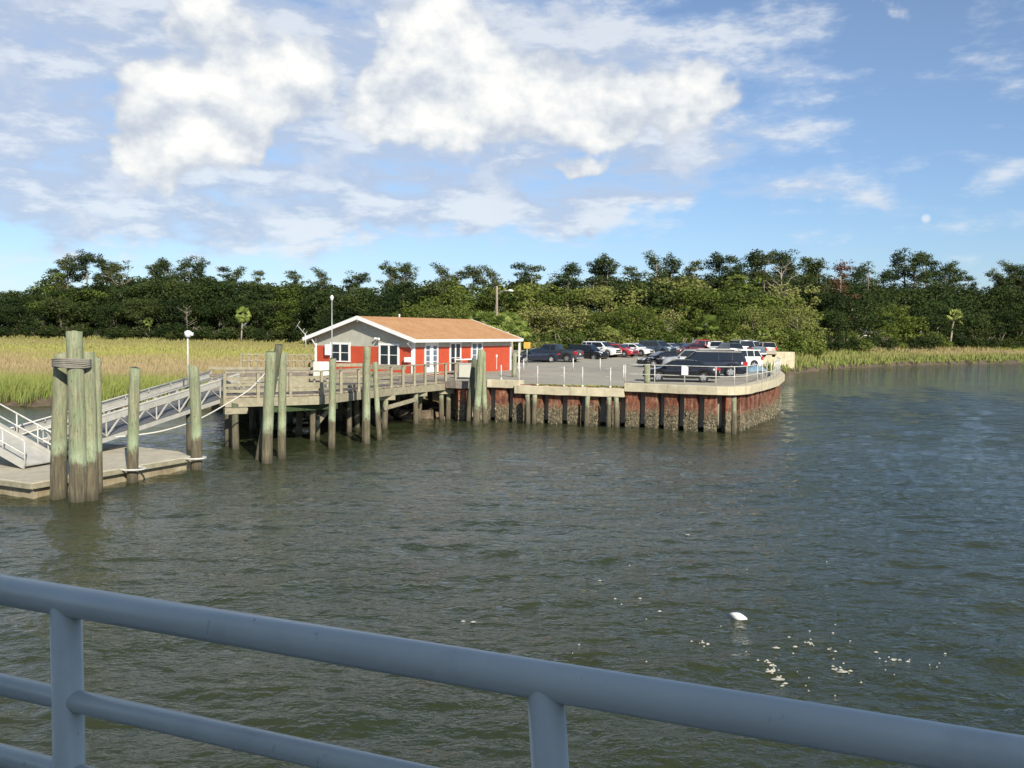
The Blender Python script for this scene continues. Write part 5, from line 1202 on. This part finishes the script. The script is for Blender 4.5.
# three depth rows: front canopy, middle, back
for row, (dy, fr, step) in enumerate(((2, .60, 15), (16, .86, 17), (36, .97, 18))):
    px = -70.0
    while px < 1110:
        jx = px + trnd.uniform(-5, 5); Y0 = frontY(jx); Y = Y0 + dy + trnd.uniform(-3, 5); X = (jx - 512) / FPX * Y; z0 = float(terr(X, Y)); yt = float(np.interp(jx, kx, ky)); Hf = hgt(jx, yt, Y, z0); H = Hf * fr * trnd.uniform(.84, 1.1)
        if row == 2: H = Hf * trnd.uniform(.84, 1.0)
        if 430 < jx < 800: kind = trnd.choice(['mid', 'light', 'mid', 'light', 'mid', 'dark']) if row < 2 else trnd.choice(['dark', 'mid', 'dark'])
        elif jx < 430: kind = 'dark' if trnd.random() < .93 else 'mid'
        else: kind = (trnd.choice(['mid', 'dark', 'dark']) if row == 0 and jx < 900 else 'dark')
        lb, g = zonelab(jx)
        if kind == 'light': lb, g = 'pale olive tree in the woods around the parking lot', 'pale olive trees around the parking lot'
        elif kind == 'dark' and 430 <= jx < 800: lb, g = 'dark tree standing among paler trees behind the parking lot', 'dark trees behind the parking lot'
        elif kind == 'mid' and jx < 430: lb, g = 'lighter green tree within the dark forest beyond the left marsh', 'lighter trees beyond the left marsh'
        elif kind == 'mid' and jx >= 800: lb, g = 'lighter green tree in front of the dark woods right of the lot', 'lighter trees beyond the right marsh'
        near = 1.0 if Y0 > 180 else 1.0
        tree(kind, X, Y, H, lb, g, wide=1.25)
        w_px = H * .95 / Y * FPX
        px += max(9, min(step * (1.3 if Y > 200 else 1.7), w_px * .62))
# pines rising above
def pines(lst, label, group, kind='pine', back=30):
    for (px, py) in lst:
        Y = frontY(px) + back + trnd.uniform(-6, 8); X = (px - 512) / FPX * Y; z0 = float(terr(X, Y)); tree(kind, X, Y, hgt(px, py, Y, z0) * (1.0), label, group, wide=1.25 if kind != 'bare' else .7)
pines([(58, 268), (70, 258), (90, 257), (106, 258), (117, 266)], 'tall pine in the clump on the skyline at far left', 'skyline pines at far left')
pines([(158, 263), (168, 261), (190, 262), (200, 261), (222, 266), (236, 271), (262, 270)], 'tall pine on the skyline beyond the left marsh', 'skyline pines beyond the left marsh')
pines([(295, 272), (320, 272), (345, 278), (362, 276), (392, 265), (404, 267)], 'tall pine on the skyline above the red building', 'skyline pines above the red building')
pines([(440, 268), (456, 272), (470, 270), (491, 271), (521, 262), (530, 264)], 'tall pine on the skyline right of the building roof', 'skyline pines right of the roof')
pines([(566, 265), (597, 258), (605, 259), (632, 268), (655, 258), (668, 258), (690, 262)], 'tall pine on the skyline behind the middle of the lot', 'skyline pines behind the lot')
pines([(718, 256), (727, 255), (748, 253), (760, 255), (775, 256), (787, 262), (808, 259), (815, 262)], 'tall pine on the skyline above the far row of cars', 'skyline pines above the far cars')
pines([(848, 272), (866, 268), (880, 272), (902, 256), (911, 255), (925, 256), (942, 267), (950, 268), (965, 275)], 'tall pine on the skyline above the right marsh', 'skyline pines above the right marsh')
pines([(996, 272), (1006, 266), (1014, 264), (1022, 265), (1034, 270)], 'tall pine in the clump at the right frame edge', 'skyline pines at the right edge')
pines([(838, 266)], 'pine with rust-brown dead needles right of the parking lot', None, 'deadpine', 14)
pines([(777, 258)], 'thin bare dying pine above the right end of the lot', None, 'bare', 24)
pines([(402, 266), (455, 270)], 'thin bare brown-grey dying tree on the skyline above the roof', 'dying pines above the roof', 'bare', 34)
for (px, py, back, lb) in ((188, 304, -2, 'pale bare dead tree at the foot of the left forest'), (795, 312, -3, 'grey bare-branched tree at the right end of the lot'), (668, 320, -2, 'pale bare branches behind the parked row'), (126, 268, 30, 'bare snag beside the far left pine clump')):
    Y = frontY(px) + back; X = (px - 512) / FPX * Y; tree('bare', X, Y, hgt(px, py, Y, float(terr(X, Y))), lb, None)
px = 843; Y = frontY(px) - 1; X = (px - 512) / FPX * Y; tree('browntree', X, Y + 6, hgt(px, 302, Y, 2.3), 'rust-brown leaved tree right of the parking lot', None)
# palmettos
for (px, py, Y, lb) in ((949, 310, 212, 'leaning palmetto alone at the edge of the right marsh'), (241, 308, 262, 'palmetto at the forest edge above the boardwalk fence'), (150, 318, 274, 'small palmetto at the foot of the left forest')):
    X = (px - 512) / FPX * Y; tree('palm', X, Y, hgt(px, py, Y, float(terr(X, Y))), lb, None)
for i, (px, py, Y) in enumerate(((487, 313, 96), (500, 316, 99), (512, 314, 103), (478, 318, 104), (520, 322, 104), (494, 322, 108), (508, 325, 95))):
    X = (px - 512) / FPX * Y; tree('palm', X, Y, hgt(px, py, Y, 2.2), 'bright green palmetto in the clump behind the building roof', 'palmettos behind the roof', wide=1.5, z=2.15)
for i, (px, py) in enumerate(((770, 322), (782, 326), (764, 328), (708, 315))):
    Y = frontY(px) - 3; X = (px - 512) / FPX * Y; tree('palm', X, Y, hgt(px, py, Y, 2.2), 'yellow-green palmetto at the right end of the parking lot', 'palmettos at the right end of the lot', wide=1.25)
# undergrowth along the forest foot
def bushes(p0, p1, step, dy, Hs, lab, grp, kinds=None):
    px = p0
    while px < p1:
        Y = frontY(px) + dy + trnd.uniform(-2, 1.5); X = (px - 512) / FPX * Y; tree('bush', X, Y, trnd.uniform(*Hs), lab, grp, wide=1.35, var=None if kinds is None else trnd.choice(kinds)); px += step * trnd.uniform(.8, 1.2)
bushes(-30, 440, 13, -3, (3.2, 5.5), 'dark shrub at the foot of the forest beyond the left marsh', 'shrubs beyond the left marsh', [2])
bushes(440, 800, 13, -4, (3.0, 5.0), 'leafy shrub at the back of the parking lot', 'shrubs behind the parking lot', [0, 1, 0])
bushes(800, 1060, 13, -4, (3.0, 5.0), 'shrub at the foot of the woods beyond the right marsh', 'shrubs beyond the right marsh', [0, 2, 2])
for px, Y in ((536, 112), (545, 108), (553, 110)):
    X = (px - 512) / FPX * Y; tree('bush', X, Y, 2.3, 'low yellow-green shrub behind the dark blue sedan', 'low shrubs behind the sedan', z=2.15, var=1)
# white house glimpsed through the trees
q = aty(868, 330, 190); hs = empty('white_house', (q.x, q.y, 2.2), .3); tag(hs, 'white house glimpsed through the trees right of the lot', 'house')
MB().box((0, 0, 1.6), (5, 4, 3.2)).build('wall', M['white'], hs)
m_ = MB(); m_.add([(-2.9, -2.4, 3.2), (2.9, -2.4, 3.2), (2.9, 2.4, 3.2), (-2.9, 2.4, 3.2), (-2.9, 0, 4.9), (2.9, 0, 4.9)], [(0, 1, 5, 4), (2, 3, 4, 5), (0, 4, 3), (1, 2, 5), (3, 2, 1, 0)]); m_.build('roof', M['galv'], hs)
for s_ in (-1.3, 1.3): MB().box((s_, -2.03, 1.7), (.9, .05, 1.2)).build('window', M['pane'], hs)
for k, L_ in PR.items():
    for v, b_ in enumerate(L_):
        if (k, v) not in used:
            for ch in KIDS[b_]: bpy.data.objects.remove(ch)
            bpy.data.objects.remove(b_)
print('trees', NT)
